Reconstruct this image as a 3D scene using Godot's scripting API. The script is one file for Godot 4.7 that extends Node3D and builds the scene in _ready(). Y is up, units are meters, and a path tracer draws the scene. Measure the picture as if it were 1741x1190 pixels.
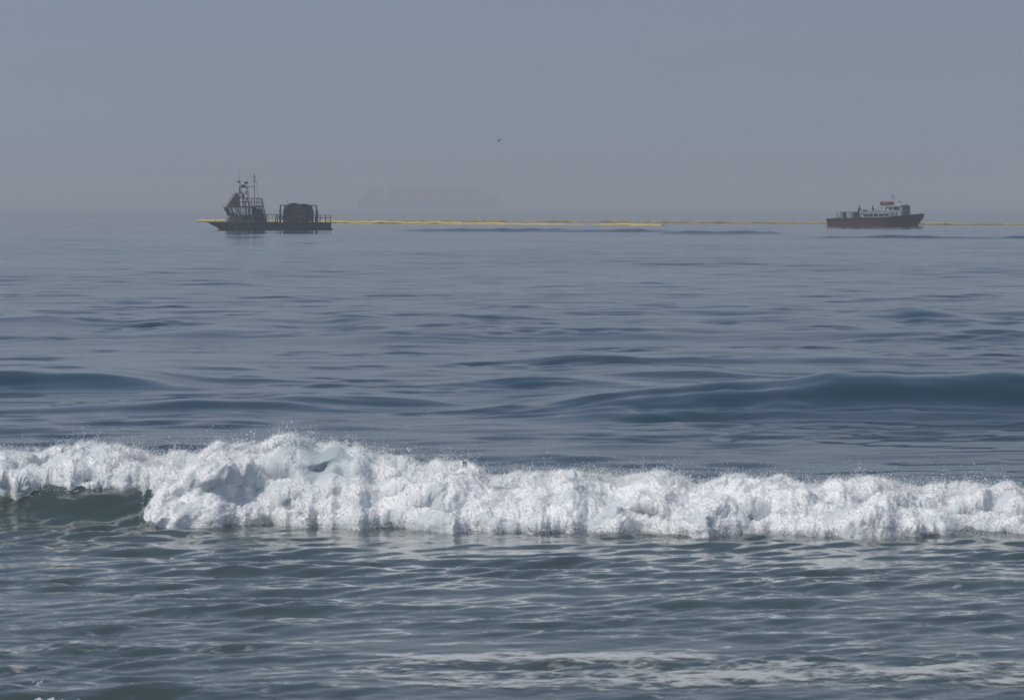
extends Node3D
# Two spill-response boats tending a floating boom off a beach, a hazed ship far out, a wave breaking near the shore.
# Camera at the origin, 3 m above the sea, looking out along -z. x to the right, y up, metres.

# ------------------------------------------------------------------ mesh collecting
class MB:
	var v := PackedVector3Array()
	var n := PackedVector3Array()
	var c := PackedColorArray()
	var ix := PackedInt32Array()
	var col := Color(1, 1, 1)

	func vert(p: Vector3, nn: Vector3) -> int:
		v.append(p); n.append(nn); c.append(col)
		return v.size() - 1

	func tri_i(a: int, b: int, d: int, out: Vector3) -> void:
		var g := (v[b] - v[a]).cross(v[d] - v[a])
		if g.dot(out) > 0.0:
			ix.append(a); ix.append(d); ix.append(b)
		else:
			ix.append(a); ix.append(b); ix.append(d)

	func tri(a: Vector3, b: Vector3, d: Vector3, out: Vector3) -> void:
		var g := (b - a).cross(d - a).normalized()
		if g.dot(out) < 0.0: g = -g
		var i := vert(a, g)
		vert(b, g); vert(d, g)
		tri_i(i, i + 1, i + 2, g)

	func quad(a: Vector3, b: Vector3, d: Vector3, e: Vector3, out: Vector3) -> void:
		tri(a, b, d, out)
		tri(a, d, e, out)

	func box(at: Vector3, size: Vector3, bs := Basis()) -> void:
		for ax in 3:
			for s in [-1.0, 1.0]:
				var d := Vector3.ZERO; d[ax] = s
				var u := Vector3.ZERO; u[(ax + 1) % 3] = 1.0
				var w := Vector3.ZERO; w[(ax + 2) % 3] = 1.0
				var h := size * 0.5
				var P := func(i: float, j: float) -> Vector3: return at + bs * ((d + u * i + w * j) * h)
				quad(P.call(-1.0, -1.0), P.call(1.0, -1.0), P.call(1.0, 1.0), P.call(-1.0, 1.0), bs * d)

	func ring(p: Vector3, ax: Vector3, r: float, sides: int) -> Array:
		var u := ax.cross(Vector3.UP if absf(ax.y) < 0.9 else Vector3.RIGHT).normalized()
		var w := ax.cross(u).normalized()
		var out := []
		for k in sides:
			var a := TAU * k / sides
			out.append(p + (u * cos(a) + w * sin(a)) * r)
		return out

	func tube(pts: Array, r: float, sides := 6, r2 := -1.0) -> void:
		var prev := []
		for k in pts.size():
			var ax: Vector3 = (pts[mini(k + 1, pts.size() - 1)] - pts[maxi(k - 1, 0)]).normalized()
			var rr: float = r if r2 < 0.0 else lerpf(r, r2, float(k) / (pts.size() - 1))
			var ring_p := ring(pts[k], ax, rr, sides)
			var ids := []
			for p in ring_p: ids.append(vert(p, (p - pts[k]).normalized()))
			if k > 0:
				for s in sides:
					var t := (s + 1) % sides
					var o: Vector3 = n[ids[s]] + n[ids[t]]
					tri_i(prev[s], prev[t], ids[t], o)
					tri_i(prev[s], ids[t], ids[s], o)
			if k == 0 or k == pts.size() - 1:
				var e := -ax if k == 0 else ax
				for s in sides: tri(pts[k], ring_p[s], ring_p[(s + 1) % sides], e)
			prev = ids

	func torus(at: Vector3, ax: Vector3, R: float, r: float, seg := 16, sides := 6) -> void:
		var u := ax.cross(Vector3.UP if absf(ax.y) < 0.9 else Vector3.RIGHT).normalized()
		var w := ax.cross(u).normalized()
		var base := v.size()
		for k in seg:
			var a := TAU * k / seg
			var d := u * cos(a) + w * sin(a)
			for s in sides:
				var b := TAU * s / sides
				var nn := d * cos(b) + ax * sin(b)
				vert(at + d * R + nn * r, nn)
		for k in seg:
			for s in sides:
				var a0 := base + k * sides + s
				var a1 := base + k * sides + (s + 1) % sides
				var b0 := base + ((k + 1) % seg) * sides + s
				var b1 := base + ((k + 1) % seg) * sides + (s + 1) % sides
				tri_i(a0, a1, b1, n[a0]); tri_i(a0, b1, b0, n[a0])

	func ball(at: Vector3, r: Vector3, seg := 10, rings := 6) -> void:
		var base := v.size()
		for j in rings + 1:
			var th := PI * j / rings
			for k in seg:
				var a := TAU * k / seg
				var d := Vector3(sin(th) * cos(a), cos(th), sin(th) * sin(a))
				vert(at + d * r, (d / r).normalized())
		for j in rings:
			for k in seg:
				var a0 := base + j * seg + k
				var a1 := base + j * seg + (k + 1) % seg
				var o := n[a0] + n[a1 + seg]
				tri_i(a0, a1, a1 + seg, o); tri_i(a0, a1 + seg, a0 + seg, o)

	func prism(poly: PackedVector2Array, z0: float, z1: float) -> void:      # outline in x, y; thickness in z
		var mid := Vector2.ZERO
		for p in poly: mid += p / poly.size()
		var t := Geometry2D.triangulate_polygon(poly)
		for k in range(0, t.size(), 3):
			for z in [z0, z1]:
				var q := [poly[t[k]], poly[t[k + 1]], poly[t[k + 2]]]
				tri(Vector3(q[0].x, q[0].y, z), Vector3(q[1].x, q[1].y, z), Vector3(q[2].x, q[2].y, z), Vector3(0, 0, 1.0 if z == maxf(z0, z1) else -1.0))
		var cw := 1.0 if Geometry2D.is_polygon_clockwise(poly) else -1.0
		for k in poly.size():
			var a := poly[k]
			var b := poly[(k + 1) % poly.size()]
			var e := (b - a).orthogonal() * cw
			var out := Vector3(-e.x, -e.y, 0)
			if Geometry2D.is_point_in_polygon((a + b) * 0.5 + Vector2(out.x, out.y).normalized() * 0.004, poly): out = -out
			quad(Vector3(a.x, a.y, z0), Vector3(b.x, b.y, z0), Vector3(b.x, b.y, z1), Vector3(a.x, a.y, z1), out)

	func loft(sections: Array, smooth := true) -> void:                       # closed rings of equal length, capped
		var m: int = sections[0].size()
		var mids := []
		for s in sections:
			var q := Vector3.ZERO
			for p in s: q += p / m
			mids.append(q)
		if not smooth:
			for k in sections.size() - 1:
				for s in m:
					var t := (s + 1) % m
					var o: Vector3 = (sections[k][s] + sections[k + 1][t]) * 0.5 - (mids[k] + mids[k + 1]) * 0.5
					quad(sections[k][s], sections[k][t], sections[k + 1][t], sections[k + 1][s], o)
		else:
			var base := v.size()
			for k in sections.size():
				for s in m:
					var al: Vector3 = sections[mini(k + 1, sections.size() - 1)][s] - sections[maxi(k - 1, 0)][s]
					var ac: Vector3 = sections[k][(s + 1) % m] - sections[k][(s + m - 1) % m]
					var nn := al.cross(ac).normalized()
					if nn.dot(sections[k][s] - mids[k]) < 0: nn = -nn
					vert(sections[k][s], nn)
			for k in sections.size() - 1:
				for s in m:
					var t := (s + 1) % m
					var o: Vector3 = n[base + k * m + s] + n[base + (k + 1) * m + t]
					tri_i(base + k * m + s, base + k * m + t, base + (k + 1) * m + t, o)
					tri_i(base + k * m + s, base + (k + 1) * m + t, base + (k + 1) * m + s, o)
		for e in [0, sections.size() - 1]:
			var o: Vector3 = mids[0] - mids[1] if e == 0 else mids[-1] - mids[-2]
			for s in m: tri(mids[e], sections[e][s], sections[e][(s + 1) % m], o)

	func mesh() -> ArrayMesh:
		var a := []
		a.resize(Mesh.ARRAY_MAX)
		a[Mesh.ARRAY_VERTEX] = v; a[Mesh.ARRAY_NORMAL] = n; a[Mesh.ARRAY_COLOR] = c; a[Mesh.ARRAY_INDEX] = ix
		var m := ArrayMesh.new()
		m.add_surface_from_arrays(Mesh.PRIMITIVE_TRIANGLES, a)
		return m

# ------------------------------------------------------------------ naming and tagging
var used := {}

func numbered(parent: Node, called: String) -> String:
	var key := str(parent.get_instance_id()) + called
	var k: int = used.get(key, 0)
	used[key] = k + 1
	return called if k == 0 else "%s_%03d" % [called, k]

func part(called: String, mb: MB, m: Material, parent: Node = self) -> MeshInstance3D:
	return part_mesh(called, mb.mesh(), m, parent)

func part_mesh(called: String, mesh: Mesh, m: Material, parent: Node = self) -> MeshInstance3D:
	var o := MeshInstance3D.new()
	o.mesh = mesh
	o.material_override = m
	o.name = numbered(parent, called)
	parent.add_child(o, true)
	return o

func tag(o: Node, label: String, category: String, group := "") -> void:
	o.set_meta("label", label)
	o.set_meta("category", category)
	if group != "": o.set_meta("group", group)

func thing(called: String, label: String, category: String, at: Vector3, turn := 0.0, group := "") -> Node3D:
	var o := Node3D.new()
	o.name = numbered(self, called)
	add_child(o, true)
	o.position = at
	o.rotation.y = turn
	tag(o, label, category, group)
	return o

func lin(r: float, g: float, b: float) -> Color:
	return Color(r, g, b).linear_to_srgb()

func mat(r: float, g: float, b: float, rough := 0.6, metal := 0.0, spec := 0.5) -> StandardMaterial3D:
	var m := StandardMaterial3D.new()
	m.albedo_color = lin(r, g, b)
	m.roughness = rough
	m.metallic = metal
	m.metallic_specular = spec
	return m

var grime: NoiseTexture2D

func worn(r: float, g: float, b: float, rough := 0.6, scale := Vector3(0.35, 0.9, 0.35)) -> StandardMaterial3D:   # paint with stains and fading
	if grime == null:
		var f := FastNoiseLite.new()
		f.seed = 5; f.frequency = 0.012; f.fractal_octaves = 5
		grime = NoiseTexture2D.new()
		grime.width = 512; grime.height = 512; grime.seamless = true; grime.noise = f
		var ramp := Gradient.new()
		ramp.offsets = PackedFloat32Array([0.0, 0.35, 0.6, 1.0])
		ramp.colors = PackedColorArray([Color(0.55, 0.52, 0.5), Color(0.85, 0.84, 0.83), Color(0.97, 0.97, 0.97), Color(1, 1, 1)])
		grime.color_ramp = ramp
	var m := mat(r, g, b, rough)
	m.albedo_texture = grime
	m.uv1_triplanar = true
	m.uv1_scale = scale
	return m

# ------------------------------------------------------------------ the sea
var comps := []          # wave trains: [kx, kz, phase, amplitude, wavelength]
var n_gust := FastNoiseLite.new()
var n_cell := FastNoiseLite.new()
var n_lump := FastNoiseLite.new()
var n_film := FastNoiseLite.new()

# swells seen coming in: [distance, how far the crest line bends per metre of x, height, front width, back width, x from, x to, fade length]
var swells := [
	[68.9, -0.04, 0.33, 1.50, 6.0, 1.7, 30.0, 3.2],
	[67.3, 0.07, 0.17, 0.95, 4.0, 1.2, 9.0, 2.4],
	[65.6, 0.05, 0.12, 0.7, 3.0, 2.0, 7.5, 1.6],
	[77.6, 0.03, 0.24, 1.0, 5.0, -14.0, -6.0, 1.2],
	[70.6, 0.08, 0.16, 0.75, 4.0, -3.6, -1.4, 0.9],
	[76.5, 0.02, 0.13, 0.9, 4.0, -1.0, 1.9, 1.2],
	[81.0, 0.06, 0.11, 0.9, 4.0, 1.0, 4.2, 1.2],
	[69.0, 0.02, 0.10, 0.6, 3.0, -5.6, -2.8, 1.0],
	[90.0, 0.03, 0.10, 1.8, 5.0, -20.0, 20.0, 4.0],
	[105.0, 0.03, 0.20, 3.0, 7.0, -30.0, 30.0, 5.0],
	[113.0, 0.02, 0.26, 3.4, 9.0, -30.0, 30.0, 5.0],
	[116.0, 0.00, 0.22, 1.5, 4.0, 8.6, 11.0, 1.6],
	[131.0, -0.02, 0.12, 2.4, 6.0, -2.0, 30.0, 5.0],
	[548.0, -0.20, 0.34, 1.5, 8.0, -13.0, 8.0, 4.0],
	[536.0, 0.10, 0.34, 1.5, 8.0, 4.0, 18.0, 4.0],
	[500.0, 0.10, 0.36, 1.5, 7.0, 16.0, 29.0, 4.0],
	[455.0, -0.55, 0.28, 1.3, 7.0, 29.0, 80.0, 3.0],
]

# the breaking wave along x: [x, foot distance, foot height, crest distance, crest height]
var breaker := [
	[-8.0, 44.6, 0.24, 45.7, 0.62], [-5.6, 44.6, 0.25, 45.7, 0.63], [-4.79, 44.6, 0.27, 45.6, 0.625], [-4.2, 44.7, 0.28, 45.55, 0.655], [-3.7, 44.75, 0.33, 45.5, 0.61],
	[-3.42, 44.75, 0.33, 45.4, 0.60], [-3.26, 44.1, 0.12, 45.3, 0.60], [-3.10, 43.8, 0.0, 45.2, 0.62], [-2.7, 44.1, 0.0, 45.0, 0.70], [-2.35, 44.35, 0.0, 45.0, 0.755],
	[-1.75, 43.8, 0.0, 44.95, 0.765], [-1.55, 43.75, 0.0, 44.95, 0.67], [-1.2, 43.7, 0.0, 44.8, 0.61], [-0.6, 43.3, 0.0, 44.5, 0.545], [0.2, 43.0, 0.0, 44.25, 0.49],
	[1.2, 43.0, 0.0, 44.1, 0.455], [1.8, 42.6, 0.0, 44.0, 0.45], [2.4, 42.8, 0.0, 43.9, 0.44], [2.9, 42.3, 0.0, 43.8, 0.435], [3.4, 42.4, 0.04, 43.8, 0.43],
	[4.1, 42.8, 0.10, 43.8, 0.41], [4.8, 42.85, 0.12, 43.8, 0.39], [6.0, 42.9, 0.12, 43.9, 0.38], [8.0, 43.0, 0.10, 44.0, 0.37],
]

func breaker_at(x: float) -> Array:
	var k := 0
	while k < breaker.size() - 2 and x > breaker[k + 1][0]: k += 1
	var a: Array = breaker[k]
	var b: Array = breaker[k + 1]
	var t := smoothstep(0.0, 1.0, clampf((x - a[0]) / (b[0] - a[0]), 0.0, 1.0))
	return [lerpf(a[1], b[1], t), lerpf(a[2], b[2], t), lerpf(a[3], b[3], t), lerpf(a[4], b[4], t)]

func prepare_sea() -> void:
	var rng := RandomNumberGenerator.new()
	rng.seed = 20
	var count := 46
	for k in count:
		var lam := 0.11 * pow(40.0 / 0.11, (k + rng.randf()) / count)
		var ang := rng.randfn(0.0, 0.75 if lam < 0.7 else (0.48 if lam < 4.0 else 0.32))
		var steep := 0.019
		if lam > 0.7: steep = 0.027
		if lam > 3.0: steep = 0.014
		if lam > 6.0: steep = 0.006
		if lam > 15.0: steep = 0.004
		comps.append([TAU / lam * sin(ang), TAU / lam * cos(ang), rng.randf() * TAU, steep * lam / TAU, lam])
	for k in 46:
		var far := 63.0 * pow(2.3, rng.randf())
		var wide := rng.randf_range(0.5, 1.7) * far / 70.0
		var mid := rng.randf_range(-1.0, 1.0) * (0.115 * far + 1.0)
		swells.append([far, rng.randfn(0.0, 0.06), rng.randf_range(0.02, 0.055) * far / 80.0, rng.randf_range(0.40, 0.75) * far / 80.0, rng.randf_range(1.0, 2.5), mid - wide, mid + wide, wide * 0.8])
	n_gust.seed = 3; n_gust.frequency = 0.05; n_gust.fractal_octaves = 3
	n_lump.seed = 31; n_lump.frequency = 1.0; n_lump.fractal_octaves = 1
	n_cell.seed = 17; n_cell.frequency = 1.0; n_cell.noise_type = FastNoiseLite.TYPE_CELLULAR
	n_cell.cellular_return_type = FastNoiseLite.RETURN_DISTANCE; n_cell.cellular_jitter = 1.0; n_cell.fractal_type = FastNoiseLite.FRACTAL_NONE
	n_film.seed = 44; n_film.frequency = 1.0; n_film.fractal_octaves = 4; n_film.fractal_gain = 0.6

# calm behind the breaker, smooth swell beyond, chop further out, churned water inshore: [long waves, short waves]
func roughness_at(d: float) -> Vector2:
	if d >= 160.0: return Vector2(lerpf(0.55, 0.70, smoothstep(160.0, 260.0, d)), 0.9)
	var far := Vector2(lerpf(0.42, 0.55, smoothstep(58.0, 150.0, d)), lerpf(0.62, 0.9, smoothstep(62.0, 135.0, d)))
	return Vector2(0.45, 1.6).lerp(far, smoothstep(45.0, 48.5, d))

# the swells and the breaker, without the chop
func swell_at(x: float, d: float, near: Array) -> float:
	var h := 0.0
	for s in near:
		var e := smoothstep(s[5] - s[7], s[5] + s[7], x) * (1.0 - smoothstep(s[6] - s[7], s[6] + s[7], x))
		if e <= 0.0: continue
		var c: float = d - s[0] - s[1] * x - 0.8 * n_gust.get_noise_2d(x * 2.2, s[0] * 3.0) * clampf(s[3], 1.0, 4.0)
		if c > s[4] * 3.0 or c < -s[3] * 3.0: continue
		var w: float = s[3] if c < 0.0 else s[4]
		h += s[2] * e * (1.0 + 0.45 * n_gust.get_noise_2d(x * 5.0 + 33.0, s[0] * 7.0)) * exp(-c * c / (w * w))
	if d > 40.0 and d < 54.0 and absf(x) < 12.0:
		var b := breaker_at(x)
		var c2: float = d - b[2]
		var w2: float = 2.4
		if c2 < 0.0: w2 = lerpf(0.42 * (b[2] - b[0]), 1.25, clampf(b[1] / 0.25, 0.0, 1.0))
		h += maxf(b[3] - 0.17, 0.18) * (1.0 - 0.6 * exp(-pow((x + 1.80) / 0.5, 2.0))) * exp(-c2 * c2 / (w2 * w2))
	return h

# one row of the sea at distance d: heights at x = x0 + k * dx
func sea_line(d: float, x0: float, dx: float, count: int, shortest: float) -> PackedFloat32Array:
	var near := []
	for s in swells:
		var bend: float = absf(s[1]) * maxf(absf(s[5]), absf(s[6])) + 2.0
		if d < s[0] + s[4] * 3.0 + bend and d > s[0] - s[3] * 3.0 - bend: near.append(s)
	var out := PackedFloat32Array()
	out.resize(count)
	var rough := roughness_at(d)
	var kx := PackedFloat32Array()
	var ph := PackedFloat32Array()
	var am := PackedFloat32Array()
	var longs := 0
	for pass_long in [true, false]:
		for w in comps:
			var lam: float = w[4]
			if lam < shortest or (lam >= 2.0) != pass_long: continue
			var a: float = w[3] * clampf(lam / shortest - 1.0, 0.0, 1.0) * (rough.x if pass_long else rough.y)
			if d < 70.0 and lam > 6.0: a *= 0.3
			if d < 45.0 and lam > 0.6: a *= lerpf(1.0, 0.40, clampf((lam - 0.5) / 0.8, 0.0, 1.0))
			kx.append(w[0]); ph.append(w[1] * d + w[2]); am.append(a)
		if pass_long: longs = kx.size()
	var n := kx.size()
	for k in count:
		var x := x0 + dx * k
		var h := 0.0
		for j in longs:
			var s := sin(kx[j] * x + ph[j])
			h += am[j] * (s + 0.3 - 0.6 * s * s)
		h *= 1.0 + 1.1 * n_gust.get_noise_2d(x * 0.5, d * 0.28)
		var h2 := 0.0
		for j in range(longs, n):
			var s := sin(kx[j] * x + ph[j])
			h2 += am[j] * (s + 0.3 - 0.6 * s * s)
		if d < 52.0: h2 *= 1.0 + 1.2 * n_gust.get_noise_2d(x * 5.0 + 70.0, d * 5.0)
		else: h2 *= lerpf(lerpf(0.40, 0.16, smoothstep(72.0, 95.0, d)), 0.5, smoothstep(140.0, 260.0, d)) + 4.6 * maxf(0.0, n_gust.get_noise_2d(x * 3.6 + 70.0, d * 4.4) - 0.02)
		out[k] = h + h2 + swell_at(x, d, near)
	return out

func sea(x: float, d: float) -> float:
	return sea_line(d, x, 0.0, 1, 0.12)[0]

var row_d := PackedFloat32Array()
var row_short := PackedFloat32Array()
var row_h := []
const COLS := 400

func half_width(d: float) -> float:
	return 0.122 * d + 3.0

func sea_row(i: int) -> void:
	var hw := half_width(row_d[i])
	row_h[i] = sea_line(row_d[i], -hw, 2.0 * hw / (COLS - 1), COLS, row_short[i])

func build_water() -> void:
	var d := 25.5
	while d < 15000.0:
		var ratio := 0.0015 if d < 45.0 else 0.0020 if d < 600.0 else (0.0042 if d < 2500.0 else 0.04)
		row_d.append(d)
		row_short.append(maxf(d * ratio * 2.4, 0.105))
		d += d * ratio
	row_h.resize(row_d.size())
	var id := WorkerThreadPool.add_group_task(sea_row, row_d.size())
	WorkerThreadPool.wait_for_group_task_completion(id)
	var rows := row_d.size()
	var v := PackedVector3Array()
	var n := PackedVector3Array()
	var c := PackedColorArray()
	v.resize(rows * COLS); n.resize(rows * COLS); c.resize(rows * COLS)
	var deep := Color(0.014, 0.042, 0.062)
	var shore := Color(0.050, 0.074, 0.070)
	for i in rows:
		var hw := half_width(row_d[i])
		var dx := 2.0 * hw / (COLS - 1)
		var hr: PackedFloat32Array = row_h[i]
		var h0: PackedFloat32Array = row_h[maxi(i - 1, 0)]
		var h1: PackedFloat32Array = row_h[mini(i + 1, rows - 1)]
		var dd := row_d[mini(i + 1, rows - 1)] - row_d[maxi(i - 1, 0)]
		var g0 := half_width(row_d[maxi(i - 1, 0)]) / hw
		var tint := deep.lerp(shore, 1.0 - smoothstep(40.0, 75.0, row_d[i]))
		for k in COLS:
			var x := -hw + dx * k
			v[i * COLS + k] = Vector3(x, hr[k], -row_d[i])
			var sx := (hr[mini(k + 1, COLS - 1)] - hr[maxi(k - 1, 0)]) / (2.0 * dx)
			var sd := (h1[k] - h0[k]) / dd - sx * x / (row_d[i] + 24.6)
			n[i * COLS + k] = Vector3(-sx, 1.0, sd).normalized()
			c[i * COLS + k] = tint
	var ix := PackedInt32Array()
	ix.resize((rows - 1) * (COLS - 1) * 6)
	var q := 0
	for i in rows - 1:
		for k in COLS - 1:
			var a := i * COLS + k
			ix[q] = a; ix[q + 1] = a + COLS; ix[q + 2] = a + 1
			ix[q + 3] = a + 1; ix[q + 4] = a + COLS; ix[q + 5] = a + COLS + 1
			q += 6
	var arr := []
	arr.resize(Mesh.ARRAY_MAX)
	arr[Mesh.ARRAY_VERTEX] = v; arr[Mesh.ARRAY_NORMAL] = n; arr[Mesh.ARRAY_COLOR] = c; arr[Mesh.ARRAY_INDEX] = ix
	var am := ArrayMesh.new()
	am.add_surface_from_arrays(Mesh.PRIMITIVE_TRIANGLES, arr)
	var m := StandardMaterial3D.new()
	m.vertex_color_use_as_albedo = true
	m.roughness = 0.06
	m.metallic_specular = 0.36
	var o := part_mesh("water", am, m)
	o.set_meta("kind", "structure")
	tag(o, "grey blue sea with low swells running in to the shore", "sea")

# ------------------------------------------------------------------ foam
const FU := 1500
const FT := 190
var foam_rows := []

func lump(p: Vector3, f: float) -> float:            # rounded clots: 1 in the middle of each, 0 in the creases
	var r := n_cell.get_noise_3d(p.x * f, p.y * f, p.z * f) + 1.0
	return clampf(1.0 - r * r, 0.0, 1.0)

func foam_column(i: int) -> void:
	var x := -8.0 + 16.0 * i / (FU - 1)
	var xw := x + 0.06 * n_lump.get_noise_2d(x * 3.0, 9.0)
	var b := breaker_at(xw)
	var jag := 0.26 * n_lump.get_noise_2d(x * 1.1, 50.0) + 0.16 * n_lump.get_noise_2d(x * 3.0, 70.0) + 0.07 * n_lump.get_noise_2d(x * 8.0, 90.0)
	var df: float = b[0]
	var yf: float = b[1]
	var dc: float = b[2] + 0.06 * n_lump.get_noise_2d(x * 1.1, 20.0)
	var yc: float = b[3] - 0.07 + 0.045 * n_lump.get_noise_2d(x * 2.6, 30.0)
	var hollow := exp(-pow((x + 1.80) / 0.31, 2.0))
	var ys := sea(x, df + jag)
	if b[1] < 0.05: yf = ys
	else: yf = minf(yf, ys + 0.01)
	var base := []
	for j in FT:
		var t := float(j) / (FT - 1)
		var p := Vector2.ZERO
		if t < 0.72:
			var th := t / 0.72 * PI * 0.5
			p = Vector2(lerpf(df, dc, pow(1.0 - cos(th), 0.72)), lerpf(yf - 0.05, yc, pow(sin(th), 1.1)))
		else:
			var s := (t - 0.72) / 0.28
			p = Vector2(dc + 0.85 * s, yc - 0.30 * s * s - 0.10 * s)
		var scoop := hollow * smoothstep(0.18, 0.4, t) * (1.0 - smoothstep(0.60, 0.72, t))
		p.x += 0.07 * scoop + jag * pow(1.0 - t, 3.0)
		p.x += (0.16 * n_lump.get_noise_2d(x * 1.2 + 5.0, t * 2.6) + 0.10 * n_lump.get_noise_2d(x * 2.6 + 5.0, t * 5.0 + 9.0)) * smoothstep(0.02, 0.25, t)
		p.y += 0.10 * n_lump.get_noise_2d(x * 1.3 + 25.0, t * 2.2) * smoothstep(0.05, 0.3, t) * (1.0 - smoothstep(0.6, 0.75, t))
		base.append(p)
	var pos := PackedVector3Array()
	var colr := PackedColorArray()
	pos.resize(FT); colr.resize(FT)
	for j in FT:
		var p0: Vector2 = base[maxi(j - 1, 0)]
		var p1: Vector2 = base[mini(j + 1, FT - 1)]
		var tg := (p1 - p0).normalized()
		var nn := Vector3(0, tg.x, tg.y)          # out of the wave: up and towards the shore
		var p: Vector2 = base[j]
		var w := Vector3(x - 0.40 * exp(-pow((x + 3.05) / 0.30, 2.0)) * pow(1.0 - float(j) / FT, 1.6), p.y, -p.x)
		var t := float(j) / (FT - 1)
		var scoop := hollow * smoothstep(0.18, 0.4, t) * (1.0 - smoothstep(0.60, 0.74, t))
		var calm := 1.0 - 0.88 * scoop
		var edge := smoothstep(0.0, 0.10, t) * (1.0 - 0.9 * smoothstep(0.74, 1.0, t))
		var warp := Vector3(n_lump.get_noise_3d(w.x * 4.0, w.y * 4.0, w.z * 4.0), n_lump.get_noise_3d(w.x * 4.0 + 50.0, w.y * 4.0, w.z * 4.0), n_lump.get_noise_3d(w.x * 4.0, w.y * 4.0 + 50.0, w.z * 4.0)) * 0.05
		var q := w + warp
		var d := 0.0
		d += 0.13 * (lump(q, 1.9) - 0.5)
		d += 0.070 * (lump(q + Vector3(7, 3, 1), 4.3) - 0.5) * calm
		d += 0.032 * (lump(q + Vector3(2, 9, 5), 9.5) - 0.5) * calm
		d += 0.010 * (lump(q + Vector3(4, 4, 8), 21.0) - 0.5) * calm
		d += 0.010 * (lump(q, 44.0) - 0.5) * calm
		# strings of froth dragged down the face
		var slant := q.x + 0.35 * w.y * n_lump.get_noise_2d(x * 0.9, 4.0)
		d += (0.010 * n_lump.get_noise_3d(slant * 9.0, q.y * 4.0, q.z * 3.0) + 0.010 * n_lump.get_noise_3d(slant * 27.0, q.y * 10.0, q.z * 9.0)) * calm
		pos[j] = w + nn * d * (0.25 + 0.75 * edge)
		# froth white where thick, water through where thin, plus blue-grey shading painted in
		var thin := clampf(0.9 * scoop + smoothstep(0.15, 0.55, n_lump.get_noise_3d(q.x * 2.2 + 9.0, q.y * 3.0, q.z * 3.0)) * 0.55 + smoothstep(0.80, 0.95, t) * 0.7, 0.0, 1.0)
		colr[j] = Color(0.90, 0.92, 0.94).lerp(Color(0.42, 0.50, 0.54), thin)
	foam_rows[i] = [pos, colr]

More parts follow.
